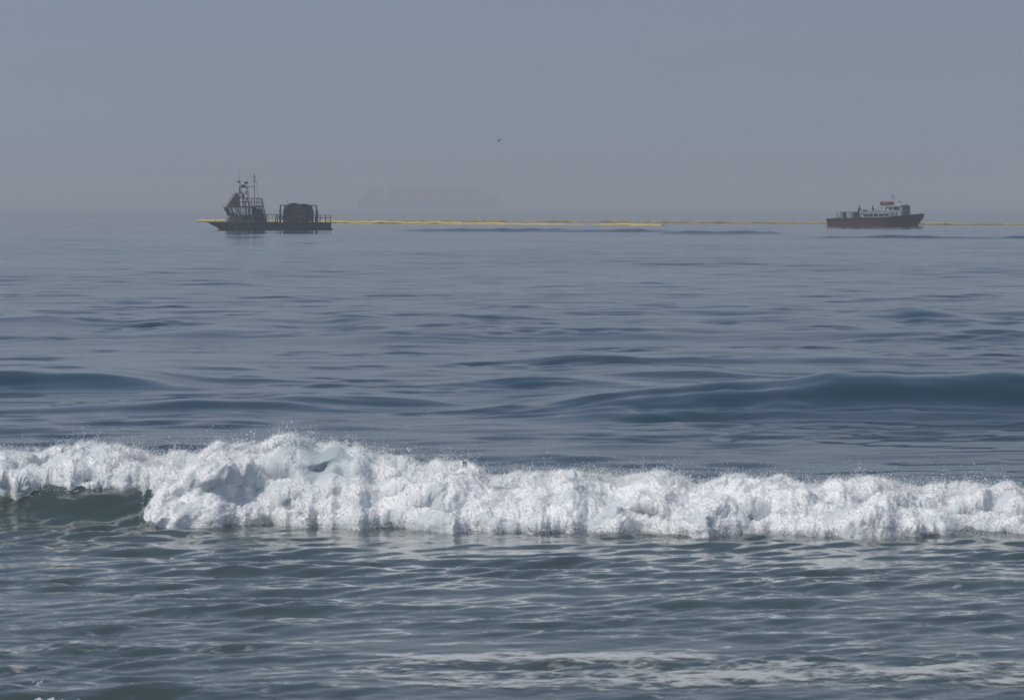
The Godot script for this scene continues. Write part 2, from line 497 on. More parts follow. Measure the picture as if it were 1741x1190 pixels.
func build_foam() -> void:
	foam_rows.resize(FU)
	var id := WorkerThreadPool.add_group_task(foam_column, FU)
	WorkerThreadPool.wait_for_group_task_completion(id)
	var v := PackedVector3Array()
	var n := PackedVector3Array()
	var c := PackedColorArray()
	for i in FU:
		v.append_array(foam_rows[i][0]); c.append_array(foam_rows[i][1])
	n.resize(v.size())
	for i in FU:
		for j in FT:
			var a := v[mini(i + 1, FU - 1) * FT + j] - v[maxi(i - 1, 0) * FT + j]
			var b := v[i * FT + mini(j + 1, FT - 1)] - v[i * FT + maxi(j - 1, 0)]
			n[i * FT + j] = a.cross(b).normalized()
	var ix := PackedInt32Array()
	ix.resize((FU - 1) * (FT - 1) * 6)
	var q := 0
	for i in FU - 1:
		for j in FT - 1:
			var a := i * FT + j
			ix[q] = a; ix[q + 1] = a + 1; ix[q + 2] = a + FT
			ix[q + 3] = a + FT; ix[q + 4] = a + 1; ix[q + 5] = a + FT + 1
			q += 6
	var arr := []
	arr.resize(Mesh.ARRAY_MAX)
	arr[Mesh.ARRAY_VERTEX] = v; arr[Mesh.ARRAY_NORMAL] = n; arr[Mesh.ARRAY_COLOR] = c; arr[Mesh.ARRAY_INDEX] = ix
	var am := ArrayMesh.new()
	am.add_surface_from_arrays(Mesh.PRIMITIVE_TRIANGLES, arr)
	var m := StandardMaterial3D.new()
	m.vertex_color_use_as_albedo = true
	m.roughness = 0.75
	m.backlight_enabled = true
	m.backlight = Color(0.40, 0.40, 0.40)
	var o := part_mesh("breaker_foam", am, m)
	o.set_meta("kind", "stuff")
	tag(o, "thick white froth tumbling along the breaking wave near the shore", "sea foam")

	# bubbles and clots that make the froth's surface, and the drops thrown off it
	var rng := RandomNumberGenerator.new()
	rng.seed = 77
	var buf := PackedFloat32Array()
	var many := 340000
	buf.resize(many * 12)
	var w := 0
	for k in many:
		var i := rng.randi_range(FU / 10, FU - FU / 10)
		var j := int(FT * 0.84 * rng.randf())
		if k % 5 == 0: j = rng.randi_range(int(FT * 0.56), int(FT * 0.78))
		var id2 := i * FT + j
		var thick := c[id2].r
		if rng.randf() < smoothstep(0.86, 0.62, thick) * 0.9: continue
		var p := v[id2]
		var nn := n[id2]
		if nn.y < -0.2: nn = -nn
		# tufts: the froth stands off further in some places than in others
		var tuft := maxf(0.0, n_lump.get_noise_3d(p.x * 11.0, p.y * 9.0, p.z * 9.0) + 0.22)
		var u := rng.randf()
		var off := u * u * (0.008 + 0.085 * tuft * tuft)
		if j > FT * 0.5: off *= 2.6
		var r := (0.0020 + 0.0042 * pow(rng.randf(), 3.0)) * (1.15 - 0.6 * u)
		if rng.randf() < 0.05:                       # clots thrown out ahead of the foot of the wave
			p = v[i * FT + rng.randi_range(2, 14)] + Vector3(0, 0.01, absf(rng.randfn(0.0, 0.10)))
			off = 0.0
		var q2 := p + nn * off + Vector3(rng.randf() - 0.5, rng.randf() - 0.35, rng.randf() - 0.5) * 0.008
		buf[w] = r * rng.randf_range(0.8, 1.5); buf[w + 3] = q2.x
		buf[w + 5] = r; buf[w + 7] = q2.y
		buf[w + 10] = r * rng.randf_range(0.8, 1.4); buf[w + 11] = q2.z
		w += 12
	buf.resize(w)
	scatter_buffer("foam_bubbles", buf, m_white(0.5), "beads of froth clinging to the breaking wave", "sea foam")

	var at: Array[Transform3D] = []
	for k in 2600:
		var x := rng.randf_range(-7.0, 7.0)
		if rng.randf() < 0.25: x = rng.randfn(-1.75, 0.5)
		if n_lump.get_noise_2d(x * 2.3, 88.0) < 0.22: continue
		var b := breaker_at(x)
		var up := absf(rng.randfn(0.0, 0.05)) * (1.6 if x > -2.6 and x < -0.9 else 0.8)
		var r := 0.0018 + 0.0075 * pow(rng.randf(), 3.0)
		at.append(Transform3D(Basis().scaled(Vector3(r, r * 1.2, r)), Vector3(x, b[3] + up - 0.02, -b[2] + rng.randfn(0.0, 0.15))))
	# jets: short strings of drops flung from the crest
	for jet in [[-1.95, 0.20, 0.05], [-1.90, 0.13, -0.03], [-1.52, 0.14, 0.02], [-1.22, 0.15, 0.03], [-1.15, 0.11, -0.06], [4.18, 0.12, 0.07], [2.25, 0.07, 0.08], [-3.95, 0.10, 0.05], [-4.6, 0.07, -0.04], [-2.9, 0.09, 0.03], [0.9, 0.07, 0.03], [3.3, 0.06, -0.04]]:
		var b2 := breaker_at(jet[0])
		for k in 26:
			var t := rng.randf()
			var r2 := rng.randf_range(0.0025, 0.0062) * (1.15 - 0.5 * t)
			at.append(Transform3D(Basis().scaled(Vector3(r2, r2, r2)), Vector3(jet[0] + jet[2] * t + rng.randfn(0.0, 0.010 + 0.02 * t), b2[3] - 0.02 + jet[1] * t, -b2[2] + rng.randfn(0.0, 0.02))))
	scatter("spray_droplets", at, m_white(0.15), "drops of spray flung up off the crest of the breaking wave", "spray")

func m_white(rough: float) -> StandardMaterial3D:
	var m := mat(0.92, 0.93, 0.94, rough)
	m.backlight_enabled = true                       # froth lets the light through
	m.backlight = Color(0.8, 0.8, 0.8)
	return m

func scatter_buffer(called: String, buf: PackedFloat32Array, m: Material, label: String, category: String) -> void:
	var s := SphereMesh.new()
	s.radius = 1.0; s.height = 2.0; s.radial_segments = 6; s.rings = 3
	var mm := MultiMesh.new()
	mm.transform_format = MultiMesh.TRANSFORM_3D
	mm.mesh = s
	mm.instance_count = buf.size() / 12
	mm.buffer = buf
	var o := MultiMeshInstance3D.new()
	o.multimesh = mm
	o.material_override = m
	o.name = numbered(self, called)
	add_child(o, true)
	o.set_meta("kind", "stuff")
	tag(o, label, category)

func scatter(called: String, at: Array[Transform3D], m: Material, label: String, category: String) -> void:
	var s := SphereMesh.new()
	s.radius = 1.0; s.height = 2.0; s.radial_segments = 7; s.rings = 4
	var mm := MultiMesh.new()
	mm.transform_format = MultiMesh.TRANSFORM_3D
	mm.mesh = s
	mm.instance_count = at.size()
	for k in at.size(): mm.set_instance_transform(k, at[k])
	var o := MultiMeshInstance3D.new()
	o.multimesh = mm
	o.material_override = m
	o.name = numbered(self, called)
	add_child(o, true)
	o.set_meta("kind", "stuff")
	tag(o, label, category)

# thin films of spent foam drifting on the water inshore of the breaker: how much of them lies at a place
func film(x: float, d: float) -> float:
	var streak := n_film.get_noise_2d(x * 0.7 + 3.0, d * 1.2)
	var fine := n_film.get_noise_2d(x * 3.2, d * 3.6 + 40.0)
	var lace := absf(n_film.get_noise_2d(x * 4.5 + 11.0 + 0.4 * fine, d * 5.5))
	var band := 0.0
	band = maxf(band, 0.85 * exp(-pow((d - 31.1 - 0.22 * sin(x * 1.4) + 0.1 * x) / 0.42, 2.0)) * smoothstep(-1.6, -0.2, x) * (1.0 - smoothstep(0.9, 2.0, x)))
	band = maxf(band, 0.70 * exp(-pow((d - 29.7 + 0.25 * sin(x * 1.7 + 1.0)) / 0.5, 2.0)) * smoothstep(-2.2, -0.2, x))
	band = maxf(band, 0.60 * exp(-pow((d - 30.5 + 0.15 * sin(x * 2.3)) / 0.4, 2.0)) * smoothstep(0.7, 1.7, x))
	band = maxf(band, 0.30 * exp(-pow((d - 31.9) / 0.3, 2.0)) * (1.0 - smoothstep(-2.3, -1.5, x)))
	band = maxf(band, 0.55 * exp(-pow((d - 37.9 + 0.1 * x) / 0.25, 2.0)) * smoothstep(2.9, 3.6, x))
	band = maxf(band, 0.24 * exp(-pow((d - 38.6) / 1.6, 2.0)) * smoothstep(2.0, 3.6, x))
	band = maxf(band, 0.44 * exp(-pow((d - 30.2) / 1.1, 2.0)) * smoothstep(-2.4, -0.3, x))
	return band + 0.50 * streak + 0.55 * fine - 0.8 * maxf(0.0, lace - 0.10) - 0.20

func build_film() -> void:
	var mb := MB.new()
	var nx := 620
	var rows := []
	var d := 26.5
	while d < 40.0:
		rows.append(d)
		d += 0.022 if d < 34.0 else 0.05
	var ids := {}
	var hw := 5.6
	var val := PackedFloat32Array()
	val.resize(rows.size() * nx)
	for i in rows.size():
		for k in nx:
			var x := (2.0 * k / (nx - 1) - 1.0) * hw
			if rows[i] > 34.0 and x < 1.5: val[i * nx + k] = -1.0
			else: val[i * nx + k] = film(x, rows[i])
	for i in rows.size() - 1:
		for k in nx - 1:
			var q := [i * nx + k, i * nx + k + 1, (i + 1) * nx + k + 1, (i + 1) * nx + k]
			var top := maxf(maxf(val[q[0]], val[q[1]]), maxf(val[q[2]], val[q[3]]))
			if top <= 0.0: continue
			for z in q:
				if not ids.has(z):
					var zi := int(z) / nx
					var zk := int(z) % nx
					var x := (2.0 * zk / (nx - 1) - 1.0) * hw
					mb.col = Color(0.60, 0.63, 0.65, 0.72 * smoothstep(0.0, 0.55, val[z]))
					ids[z] = mb.vert(Vector3(x, sea(x, rows[zi]) + 0.006, -rows[zi]), Vector3.UP)
			mb.tri_i(ids[q[0]], ids[q[1]], ids[q[2]], Vector3.UP)
			mb.tri_i(ids[q[0]], ids[q[2]], ids[q[3]], Vector3.UP)
	var m := StandardMaterial3D.new()
	m.vertex_color_use_as_albedo = true
	m.transparency = BaseMaterial3D.TRANSPARENCY_ALPHA
	m.roughness = 0.8
	var o := part("foam_streaks", mb, m)
	o.set_meta("kind", "stuff")
	tag(o, "thin streaks of spent foam on the grey water nearest the shore", "sea foam")

	# the tip of the next little wave, at the lower left
	var rng := RandomNumberGenerator.new()
	rng.seed = 9
	var at: Array[Transform3D] = []
	for k in 9000:
		var x := rng.randf_range(-3.05, -2.52)
		var hump := -0.045 + 0.045 * exp(-pow((x + 2.78) / 0.2, 2.0)) + 0.045 * absf(n_lump.get_noise_2d(x * 11.0, 3.0))
		var r := rng.randf_range(0.002, 0.006)
		var dd := 28.38 + rng.randfn(0.0, 0.05)
		at.append(Transform3D(Basis().scaled(Vector3(r, r, r)), Vector3(x, sea(x, dd) + hump - 0.02 * rng.randf(), -dd)))
	for k in 14:
		var r3 := rng.randf_range(0.003, 0.006)
		at.append(Transform3D(Basis().scaled(Vector3(r3, r3, r3)), Vector3(rng.randfn(-2.88, 0.02), 0.06 + 0.05 * rng.randf(), -28.6)))
	scatter("foam_clots", at, m_white(0.4), "small white clots of foam at the water's edge, lower left", "sea foam")

# ------------------------------------------------------------------ bodies as a smooth field
# bones: [from, to, radius, radius, colour, join]; meshed as surface nets
func field_mesh(mb: MB, bones: Array, cell: float) -> void:
	var box := AABB(bones[0][0], Vector3.ZERO)
	for b in bones:
		var r: float = maxf(b[2], b[3])
		for p in [b[0], b[1]]:
			box = box.merge(AABB(p - Vector3.ONE * r, Vector3.ONE * 2.0 * r))
	box = box.grow(cell * 2.5)
	var nx := int(box.size.x / cell) + 2
	var ny := int(box.size.y / cell) + 2
	var nz := int(box.size.z / cell) + 2
	var f := PackedFloat32Array()
	f.resize(nx * ny * nz)
	f.fill(1.0)
	for b in bones:
		var a: Vector3 = b[0]
		var ab: Vector3 = b[1] - a
		var l2 := maxf(ab.length_squared(), 1e-9)
		var k: float = b[5]
		var rm: float = maxf(b[2], b[3]) + cell * 2.0 + k
		var lo: Vector3 = (a.min(b[1]) - Vector3.ONE * rm - box.position) / cell
		var hi: Vector3 = (a.max(b[1]) + Vector3.ONE * rm - box.position) / cell
		for z in range(maxi(int(lo.z), 0), mini(int(hi.z) + 1, nz - 1) + 1):
			for y in range(maxi(int(lo.y), 0), mini(int(hi.y) + 1, ny - 1) + 1):
				for x in range(maxi(int(lo.x), 0), mini(int(hi.x) + 1, nx - 1) + 1):
					var p := box.position + Vector3(x, y, z) * cell
					var t := clampf((p - a).dot(ab) / l2, 0.0, 1.0)
					var d: float = (p - a - ab * t).length() - lerpf(b[2], b[3], t)
					var i := x + nx * (y + ny * z)
					var hmix := clampf(0.5 + 0.5 * (f[i] - d) / k, 0.0, 1.0)
					f[i] = lerpf(f[i], d, hmix) - k * hmix * (1.0 - hmix)
	var id := {}
	var step := [1, nx, nx * ny]
	for z in nz - 1:
		for y in ny - 1:
			for x in nx - 1:
				var i0 := x + nx * (y + ny * z)
				var inside := 0
				for q in 8:
					if f[i0 + (q & 1) + nx * ((q >> 1) & 1) + nx * ny * (q >> 2)] < 0.0: inside += 1
				if inside == 0 or inside == 8: continue
				var sum := Vector3.ZERO
				var cnt := 0
				for q in 8:
					for ax in 3:
						if q & (1 << ax): continue
						var i1: int = i0 + (q & 1) + nx * ((q >> 1) & 1) + nx * ny * (q >> 2)
						var i2: int = i1 + step[ax]
						if (f[i1] < 0.0) != (f[i2] < 0.0):
							var p := Vector3(q & 1, (q >> 1) & 1, q >> 2)
							p[ax] += f[i1] / (f[i1] - f[i2])
							sum += p; cnt += 1
				var pos := box.position + (Vector3(x, y, z) + sum / cnt) * cell
				var g := Vector3(f[i0 + 1] - f[i0] + f[i0 + 1 + nx + nx * ny] - f[i0 + nx + nx * ny], f[i0 + nx] - f[i0] + f[i0 + 1 + nx + nx * ny] - f[i0 + 1 + nx * ny], f[i0 + nx * ny] - f[i0] + f[i0 + 1 + nx + nx * ny] - f[i0 + 1 + nx])
				var best := 1e9
				for b in bones:
					var ab: Vector3 = b[1] - b[0]
					var t := clampf((pos - b[0]).dot(ab) / maxf(ab.length_squared(), 1e-9), 0.0, 1.0)
					var d: float = (pos - b[0] - ab * t).length() - lerpf(b[2], b[3], t)
					if d < best:
						best = d; mb.col = b[4]
				id[i0] = mb.vert(pos, g.normalized())
	for z in range(1, nz - 1):
		for y in range(1, ny - 1):
			for x in range(1, nx - 1):
				var i0 := x + nx * (y + ny * z)
				for ax in 3:
					if (f[i0] < 0.0) == (f[i0 + step[ax]] < 0.0): continue
					var u: int = step[(ax + 1) % 3]
					var w: int = step[(ax + 2) % 3]
					if not (id.has(i0) and id.has(i0 - u) and id.has(i0 - w) and id.has(i0 - u - w)): continue
					var o := Vector3.ZERO
					o[ax] = 1.0 if f[i0] < 0.0 else -1.0
					mb.tri_i(id[i0], id[i0 - u], id[i0 - u - w], o)
					mb.tri_i(id[i0], id[i0 - u - w], id[i0 - w], o)
	mb.col = Color(1, 1, 1)

# a hand of a palm, four unequal bent fingers and a thumb from the side of the palm; out: where the fingers point, pad: where the palm faces
func add_hand(mb: MB, wrist: Vector3, out: Vector3, pad: Vector3, side: float, skin: Color) -> void:
	var o := out.normalized()
	var pd := (pad - o * pad.dot(o)).normalized()
	var ac := o.cross(pd) * side
	var b := [[wrist - o * 0.02, wrist + o * 0.02, 0.026, 0.028, skin, 0.01]]
	for k in 4:
		var s := (k - 1.5) * 0.021
		var len: float = [0.070, 0.079, 0.073, 0.058][k]
		var root := wrist + o * 0.088 + ac * s
		b.append([wrist + o * 0.01 + ac * s * 0.7, root, 0.014, 0.0125, skin, 0.012])
		var mid := root + (o * 0.86 + pd * 0.5).normalized() * len * 0.55
		b.append([root, mid, 0.0105, 0.0095, skin, 0.004])
		b.append([mid, mid + (o * 0.45 + pd * 0.9).normalized() * len * 0.5, 0.0095, 0.0078, skin, 0.004])
	var tr := wrist + o * 0.025 - ac * 0.030
	var tm := tr + (o * 0.6 - ac * 0.7 + pd * 0.35).normalized() * 0.042
	b.append([tr, tm, 0.015, 0.0115, skin, 0.010])
	b.append([tm, tm + (o * 0.8 - ac * 0.2 + pd * 0.5).normalized() * 0.032, 0.0115, 0.009, skin, 0.006])
	field_mesh(mb, b, 0.0055)

# a grown person; joints are given facing +x, y from the soles up, z to the person's right
func person(label: String, at: Vector3, turn: float, j: Dictionary, jacket: Color, trousers: Color, skin: Color, hat: Color, brim: float) -> Node3D:
	var root := thing("person", label, "person", at, turn)
	var boots := Color(0.02, 0.02, 0.02)
	var mb := MB.new()
	var bones := []
	var hip: Vector3 = j.hip
	var chest: Vector3 = j.chest
	var neck: Vector3 = j.neck
	var head: Vector3 = j.head
	bones.append([hip + Vector3(0, 0, -0.075), hip + Vector3(0, 0, 0.075), 0.125, 0.125, trousers, 0.05])
	bones.append([hip + Vector3(0, 0.08, -0.05), hip + Vector3(0, 0.08, 0.05), 0.125, 0.125, jacket, 0.05])
	bones.append([hip.lerp(chest, 0.4), chest, 0.135, 0.15, jacket, 0.06])
	bones.append([chest + Vector3(0, 0.04, -0.14), chest + Vector3(0, 0.04, 0.14), 0.095, 0.095, jacket, 0.06])
	bones.append([chest + Vector3(0, 0.10, 0), neck, 0.08, 0.058, jacket, 0.04])
	bones.append([neck, head - Vector3(0, 0.04, 0), 0.056, 0.056, skin, 0.03])
	bones.append([head - Vector3(0.01, 0.02, 0), head + Vector3(0.0, 0.05, 0), 0.085, 0.092, skin, 0.02])
	for s in [0, 1]:
		var z: float = -1.0 if s == 0 else 1.0
		var kn: Vector3 = j.knee[s]
		var an: Vector3 = j.ankle[s]
		var hp := hip + Vector3(0, -0.04, 0.09 * z)
		bones.append([hp, kn, 0.092, 0.062, trousers, 0.04])
		bones.append([kn, an, 0.062, 0.048, trousers, 0.02])
		bones.append([an + Vector3(-0.03, -0.035, 0), an + Vector3(0.15, -0.045, 0.02 * z), 0.045, 0.038, boots, 0.02])
		var sh := chest + Vector3(0, 0.06, 0.185 * z)
		var el: Vector3 = j.elbow[s]
		var wr: Vector3 = j.wrist[s]
		bones.append([sh, el, 0.060, 0.046, jacket, 0.035])
		bones.append([el, wr, 0.045, 0.034, jacket, 0.015])
		add_hand(mb, wr, wr - el, j.pad, z, skin)
	field_mesh(mb, bones, 0.026)
	# the head again, finely: brow, nose, mouth, chin, ears
	var fw: Vector3 = j.face
	fw = fw.normalized()
	var up := (Vector3.UP - fw * fw.y).normalized()
	var rt := fw.cross(up)
	var lips := Color(0.30, 0.13, 0.10)
	var eyes := Color(0.02, 0.02, 0.02)
	var hb := [
		[head - fw * 0.02 + up * 0.045, head - fw * 0.025 + up * 0.06, 0.098, 0.095, skin, 0.03], [head + fw * 0.03 - up * 0.055, head + fw * 0.02, 0.058, 0.075, skin, 0.03],
		[head + fw * 0.075 - up * 0.095, head + fw * 0.06 - up * 0.09, 0.022, 0.03, skin, 0.03], [head + fw * 0.092 + up * 0.025, head + fw * 0.112 - up * 0.015, 0.010, 0.015, skin, 0.012],
		[head + fw * 0.088 - up * 0.055 - rt * 0.018, head + fw * 0.088 - up * 0.055 + rt * 0.018, 0.008, 0.008, lips, 0.006],
	]
	for s in [-1.0, 1.0]:
		hb.append([head + fw * 0.083 + up * 0.022 + rt * 0.032 * s, head + fw * 0.084 + up * 0.022 + rt * 0.032 * s, 0.011, 0.011, eyes, 0.004])
		hb.append([head + rt * 0.088 * s + up * 0.025 - fw * 0.012, head + rt * 0.090 * s - up * 0.02 - fw * 0.008, 0.014, 0.010, skin, 0.008])
	field_mesh(mb, hb, 0.009)
	var m := StandardMaterial3D.new()
	m.vertex_color_use_as_albedo = true
	m.roughness = 0.85
	part("body", mb, m, root)
	var hm := MB.new()
	hm.ball(head + up * 0.085 - fw * 0.015, Vector3(0.112, 0.062, 0.104), 14, 8)
	if brim > 0.0:
		hm.ball(head + up * 0.075, Vector3(brim, 0.012, brim * 0.92), 16, 4)
	else:
		hm.box(head + up * 0.075 + fw * 0.12, Vector3(0.12, 0.012, 0.13), Basis(Vector3.UP, atan2(-fw.z, fw.x)))
	part("hat" if brim > 0.0 else "cap", hm, mat(hat.r, hat.g, hat.b, 0.9), root)
	return root

func gull(label: String, at: Vector3, turn: float, bank: float, tint: Color, tips: Color, lift: Array) -> void:
	var root := thing("gull", label, "bird", at, turn, "")
	root.rotation.z = bank
	var mb := MB.new()
	var b := [
		[Vector3(-0.17, 0, 0), Vector3(0.08, 0.01, 0), 0.035, 0.072, tint, 0.05], [Vector3(0.08, 0.01, 0), Vector3(0.20, 0.03, 0), 0.068, 0.042, tint, 0.05],
		[Vector3(0.21, 0.035, 0), Vector3(0.25, 0.037, 0), 0.042, 0.038, tint, 0.02], [Vector3(0.27, 0.03, 0), Vector3(0.33, 0.018, 0), 0.016, 0.007, Color(0.5, 0.32, 0.06), 0.01],
	]
	for k in [-1.0, 0.0, 1.0]: b.append([Vector3(-0.16, 0.0, 0), Vector3(-0.31, 0.0, 0.05 * k), 0.022, 0.010, tint, 0.02])
	for s in [0, 1]:
		var z: float = -1.0 if s == 0 else 1.0
		var el := Vector3(0.09, lift[s][0], 0.27 * z)
		var ti := Vector3(-0.06, lift[s][1], lift[s][2] * z)
		for q in 4:
			var back := -0.05 * q
			b.append([Vector3(0.07 + back, 0.03, 0.04 * z), el + Vector3(back * 1.1, 0, 0), 0.024 - 0.003 * q, 0.020 - 0.003 * q, tint, 0.03])
			b.append([el + Vector3(back * 1.1, 0, 0), ti + Vector3(back * 0.35 * (1.0 - q * 0.1), 0, -0.035 * q * z), 0.020 - 0.003 * q, 0.008, tint if q < 3 else tips, 0.02])
	field_mesh(mb, b, 0.014)
	var m := StandardMaterial3D.new()
	m.vertex_color_use_as_albedo = true
	m.roughness = 0.9
	part("body", mb, m, root)

# ------------------------------------------------------------------ the grey workboat on the left
func V(x: float, y: float, z := 0.0) -> Vector3:
	return Vector3(x, y, z)

func pv(a: Array) -> PackedVector2Array:
	var o := PackedVector2Array()
	for k in range(0, a.size(), 2): o.append(Vector2(a[k], a[k + 1]))
	return o

func one(f: Callable) -> MB:
	var mb := MB.new()
	f.call(mb)
	return mb

func bars(called: String, list: Array, r: float, m: Material, parent: Node, sides := 6) -> void:
	for pts in list:
		var mb := MB.new()
		mb.tube(pts, r, sides)
		part(called, mb, m, parent)

func glass() -> StandardMaterial3D:
	var m := StandardMaterial3D.new()
	m.transparency = BaseMaterial3D.TRANSPARENCY_ALPHA
	m.albedo_color = Color(0.75, 0.9, 0.92, 0.12)
	m.roughness = 0.05
	return m

func workboat() -> Node3D:
	var at := Vector3(-30.3, 0, -585)
	var turn := atan2(30.3, 585.0) + deg_to_rad(7.0)
	var boat := thing("workboat", "dark grey aluminium workboat with a flybridge forward and two big boom reels aft", "boat", at, turn)
	var grey := worn(0.125, 0.135, 0.15, 0.55)
	var dark := worn(0.036, 0.060, 0.098, 0.55)
	var cabin_m := worn(0.19, 0.20, 0.21, 0.5)
	var black := mat(0.018, 0.02, 0.022, 0.6)
	var pipe := mat(0.05, 0.053, 0.058, 0.45)
	var gl := glass()
	# hull: a shallow barge with a raked pointed bow; sections from bow to stern
	var secs := []
	var fore := []
	for s in [[-7.72, -7.2, 0.5, 0.25, 1.03], [-7.1, -6.3, 1.05, 0.7, 1.02], [-6.3, -5.6, 1.6, 1.3, 1.0], [-5.0, -4.8, 2.15, 1.95, 0.99], [-2.3, -2.3, 2.35, 2.25, 0.97]]:
		var yb: float = 0.72 if s[0] < -7.5 else (0.25 if s[0] < -7.0 else (-0.35 if s[0] < -6.0 else -0.6))
		fore.append([V(s[0], s[4], s[2]), V(s[0], s[4], -s[2]), V(s[1] + 0.0, lerpf(yb, s[4], 0.3), -s[3]), V(s[1], yb, -s[3] * 0.8), V(s[1], yb, s[3] * 0.8), V(s[1], lerpf(yb, s[4], 0.3), s[3])])
	part("bow_hull", one(func(mb): mb.loft(fore, false)), grey, boat)
	for s in [[-2.3, 2.35], [2.0, 2.4], [7.55, 2.35]]:
		secs.append([V(s[0], 0.97, s[1]), V(s[0], 0.97, -s[1]), V(s[0], -0.3, -s[1] + 0.06), V(s[0], -0.6, -s[1] + 0.4), V(s[0], -0.6, s[1] - 0.4), V(s[0], -0.3, s[1] - 0.06)])
	part("hull", one(func(mb): mb.loft(secs, false)), dark, boat)
	part("rub_rail", one(func(mb): mb.tube([V(-7.6, 0.96, 0.52), V(-6.3, 0.94, 1.64), V(-5.0, 0.92, 2.2), V(-2.3, 0.9, 2.42), V(2.0, 0.9, 2.47), V(7.5, 0.9, 2.42)], 0.06)), black, boat)
	part("rub_rail", one(func(mb): mb.tube([V(-7.6, 0.96, -0.52), V(-6.3, 0.94, -1.64), V(-5.0, 0.92, -2.2), V(-2.3, 0.9, -2.42), V(2.0, 0.9, -2.47), V(7.5, 0.9, -2.42)], 0.06)), black, boat)
	part("transom_step", one(func(mb): mb.box(V(7.66, 0.10, 0), V(0.2, 0.22, 4.2))), dark, boat)
	for x in [-6.15, -2.32, 0.6, 3.2]:
		part("hull_rib", one(func(mb): mb.box(V(x, 0.45, 2.37 if x > -3.0 else 1.62), V(0.05, 0.85, 0.06))), dark, boat)
	part("bow_marking", one(func(mb): mb.box(V(-5.75, 0.55, 1.82), V(0.05, 0.5, 0.03), Basis(Vector3.FORWARD, -0.35))), mat(0.3, 0.3, 0.3), boat)
	# lower cabin
	part("cabin_wall", one(func(mb): mb.prism(pv([-5.4, 0.985, -4.97, 1.80, -1.92, 1.80, -1.92, 0.985]), -1.55, 1.55)), cabin_m, boat)
	part("vent", one(func(mb):
		for k in 6: mb.box(V(-2.95 + 0.0, 1.36 + 0.035 * k, 1.565), V(0.95, 0.018, 0.03))), black, boat)
	for x in [-4.3, -3.2]:
		part("cabin_seam", one(func(mb): mb.box(V(x, 1.39, 1.556), V(0.025, 0.8, 0.014))), dark, boat)
	# wheelhouse window band: pillars, sills and panes; panes let the sea show through
	part("window_sill", one(func(mb): mb.prism(pv([-5.0, 1.80, -5.04, 1.87, -1.92, 1.87, -1.92, 1.80]), -1.57, 1.57)), dark, boat)
	for z in [1.5, -1.5]:
		for p in [[-5.42, -4.93, 0.09], [-4.86, -4.55, 0.17], [-4.02, -3.75, 0.11], [-3.74, -3.69, 0.1], [-3.17, -3.17, 0.035], [-2.62, -2.62, 0.16], [-2.18, -2.18, 0.2]]:
			var q: float = p[2] * 0.5
			part("window_pillar", one(func(mb): mb.prism(pv([p[0] - q, 2.80, p[0] + q, 2.80, p[1] + q, 1.87, p[1] - q, 1.87]), z - 0.05, z + 0.05)), dark, boat)
		part("grab_rail", one(func(mb): mb.tube([V(-3.75, 2.05, z * 1.06), V(-2.62, 2.05, z * 1.06)], 0.025)), black, boat)
		for p in [[-5.38, -4.94, -4.90, -4.60], [-4.78, -4.08, -4.47, -3.81], [-3.69, -3.19, -3.64, -3.19], [-3.15, -2.70, -3.15, -2.70], [-2.54, -2.28, -2.54, -2.28]]:
			part("window_pane", one(func(mb): mb.prism(pv([p[0], 2.79, p[1], 2.79, p[3], 1.88, p[2], 1.88]), z - 0.012, z + 0.012)), gl, boat)
	for p in [[-1.45, -0.55], [-0.48, 0.48], [0.55, 1.45]]:
		part("window_pane", one(func(mb): mb.quad(V(-5.41, 2.79, p[0]), V(-5.41, 2.79, p[1]), V(-4.94, 1.88, p[1]), V(-4.94, 1.88, p[0]), Vector3.LEFT)), gl, boat)
	for z in [-0.515, 0.515]:
		part("window_pillar", one(func(mb): mb.tube([V(-5.42, 2.8, z), V(-4.93, 1.86, z)], 0.05, 4)), dark, boat)
	part("helm_console", one(func(mb): mb.prism(pv([-4.9, 1.87, -4.75, 2.12, -4.3, 2.16, -4.2, 1.87]), -1.2, 1.2)), black, boat)
	part("wheelhouse_roof", one(func(mb): mb.prism(pv([-5.47, 2.80, -5.42, 2.96, -0.98, 3.04, -0.98, 2.80]), -1.85, 1.85)), cabin_m, boat)
	part("roof_edge", one(func(mb): mb.box(V(-3.2, 2.83, 1.862), V(4.4, 0.07, 0.03))), black, boat)
	# shelter behind the wheelhouse
	part("aft_bulkhead", one(func(mb): mb.box(V(-1.78, 1.89, 0), V(0.26, 1.81, 3.06))), dark, boat)
	for z in [1.42, -1.42]:
		part("shelter_panel", one(func(mb): mb.prism(pv([-1.42, 0.985, -1.44, 2.45, -1.28, 2.66, -1.05, 2.66, -0.90, 2.20, -0.52, 0.985]), z - 0.04, z + 0.04)), dark, boat)
		part("shelter_post", one(func(mb): mb.tube([V(-1.02, 2.85, z), V(-0.55, 1.0, z)], 0.07)), dark, boat)
	part("shelter_window", one(func(mb): mb.box(V(-1.18, 2.52, 1.47), V(0.2, 0.16, 0.02))), mat(0.3, 0.33, 0.35, 0.2), boat)
	# ladder up to the flybridge
	var lad := Node3D.new()
	lad.name = "ladder"; boat.add_child(lad, true)
	bars("ladder_rail", [[V(-1.02, 3.95, 1.62), V(-0.40, 1.0, 1.62)], [V(-1.02, 3.95, 1.05), V(-0.40, 1.0, 1.05)]], 0.04, pipe, lad)
	for k in 8:
		var yy := 1.3 + 0.3 * k
		bars("ladder_rung", [[V(lerpf(-0.40, -1.02, (yy - 1.0) / 2.95), yy, 1.05), V(lerpf(-0.40, -1.02, (yy - 1.0) / 2.95), yy, 1.62)]], 0.025, pipe, lad)
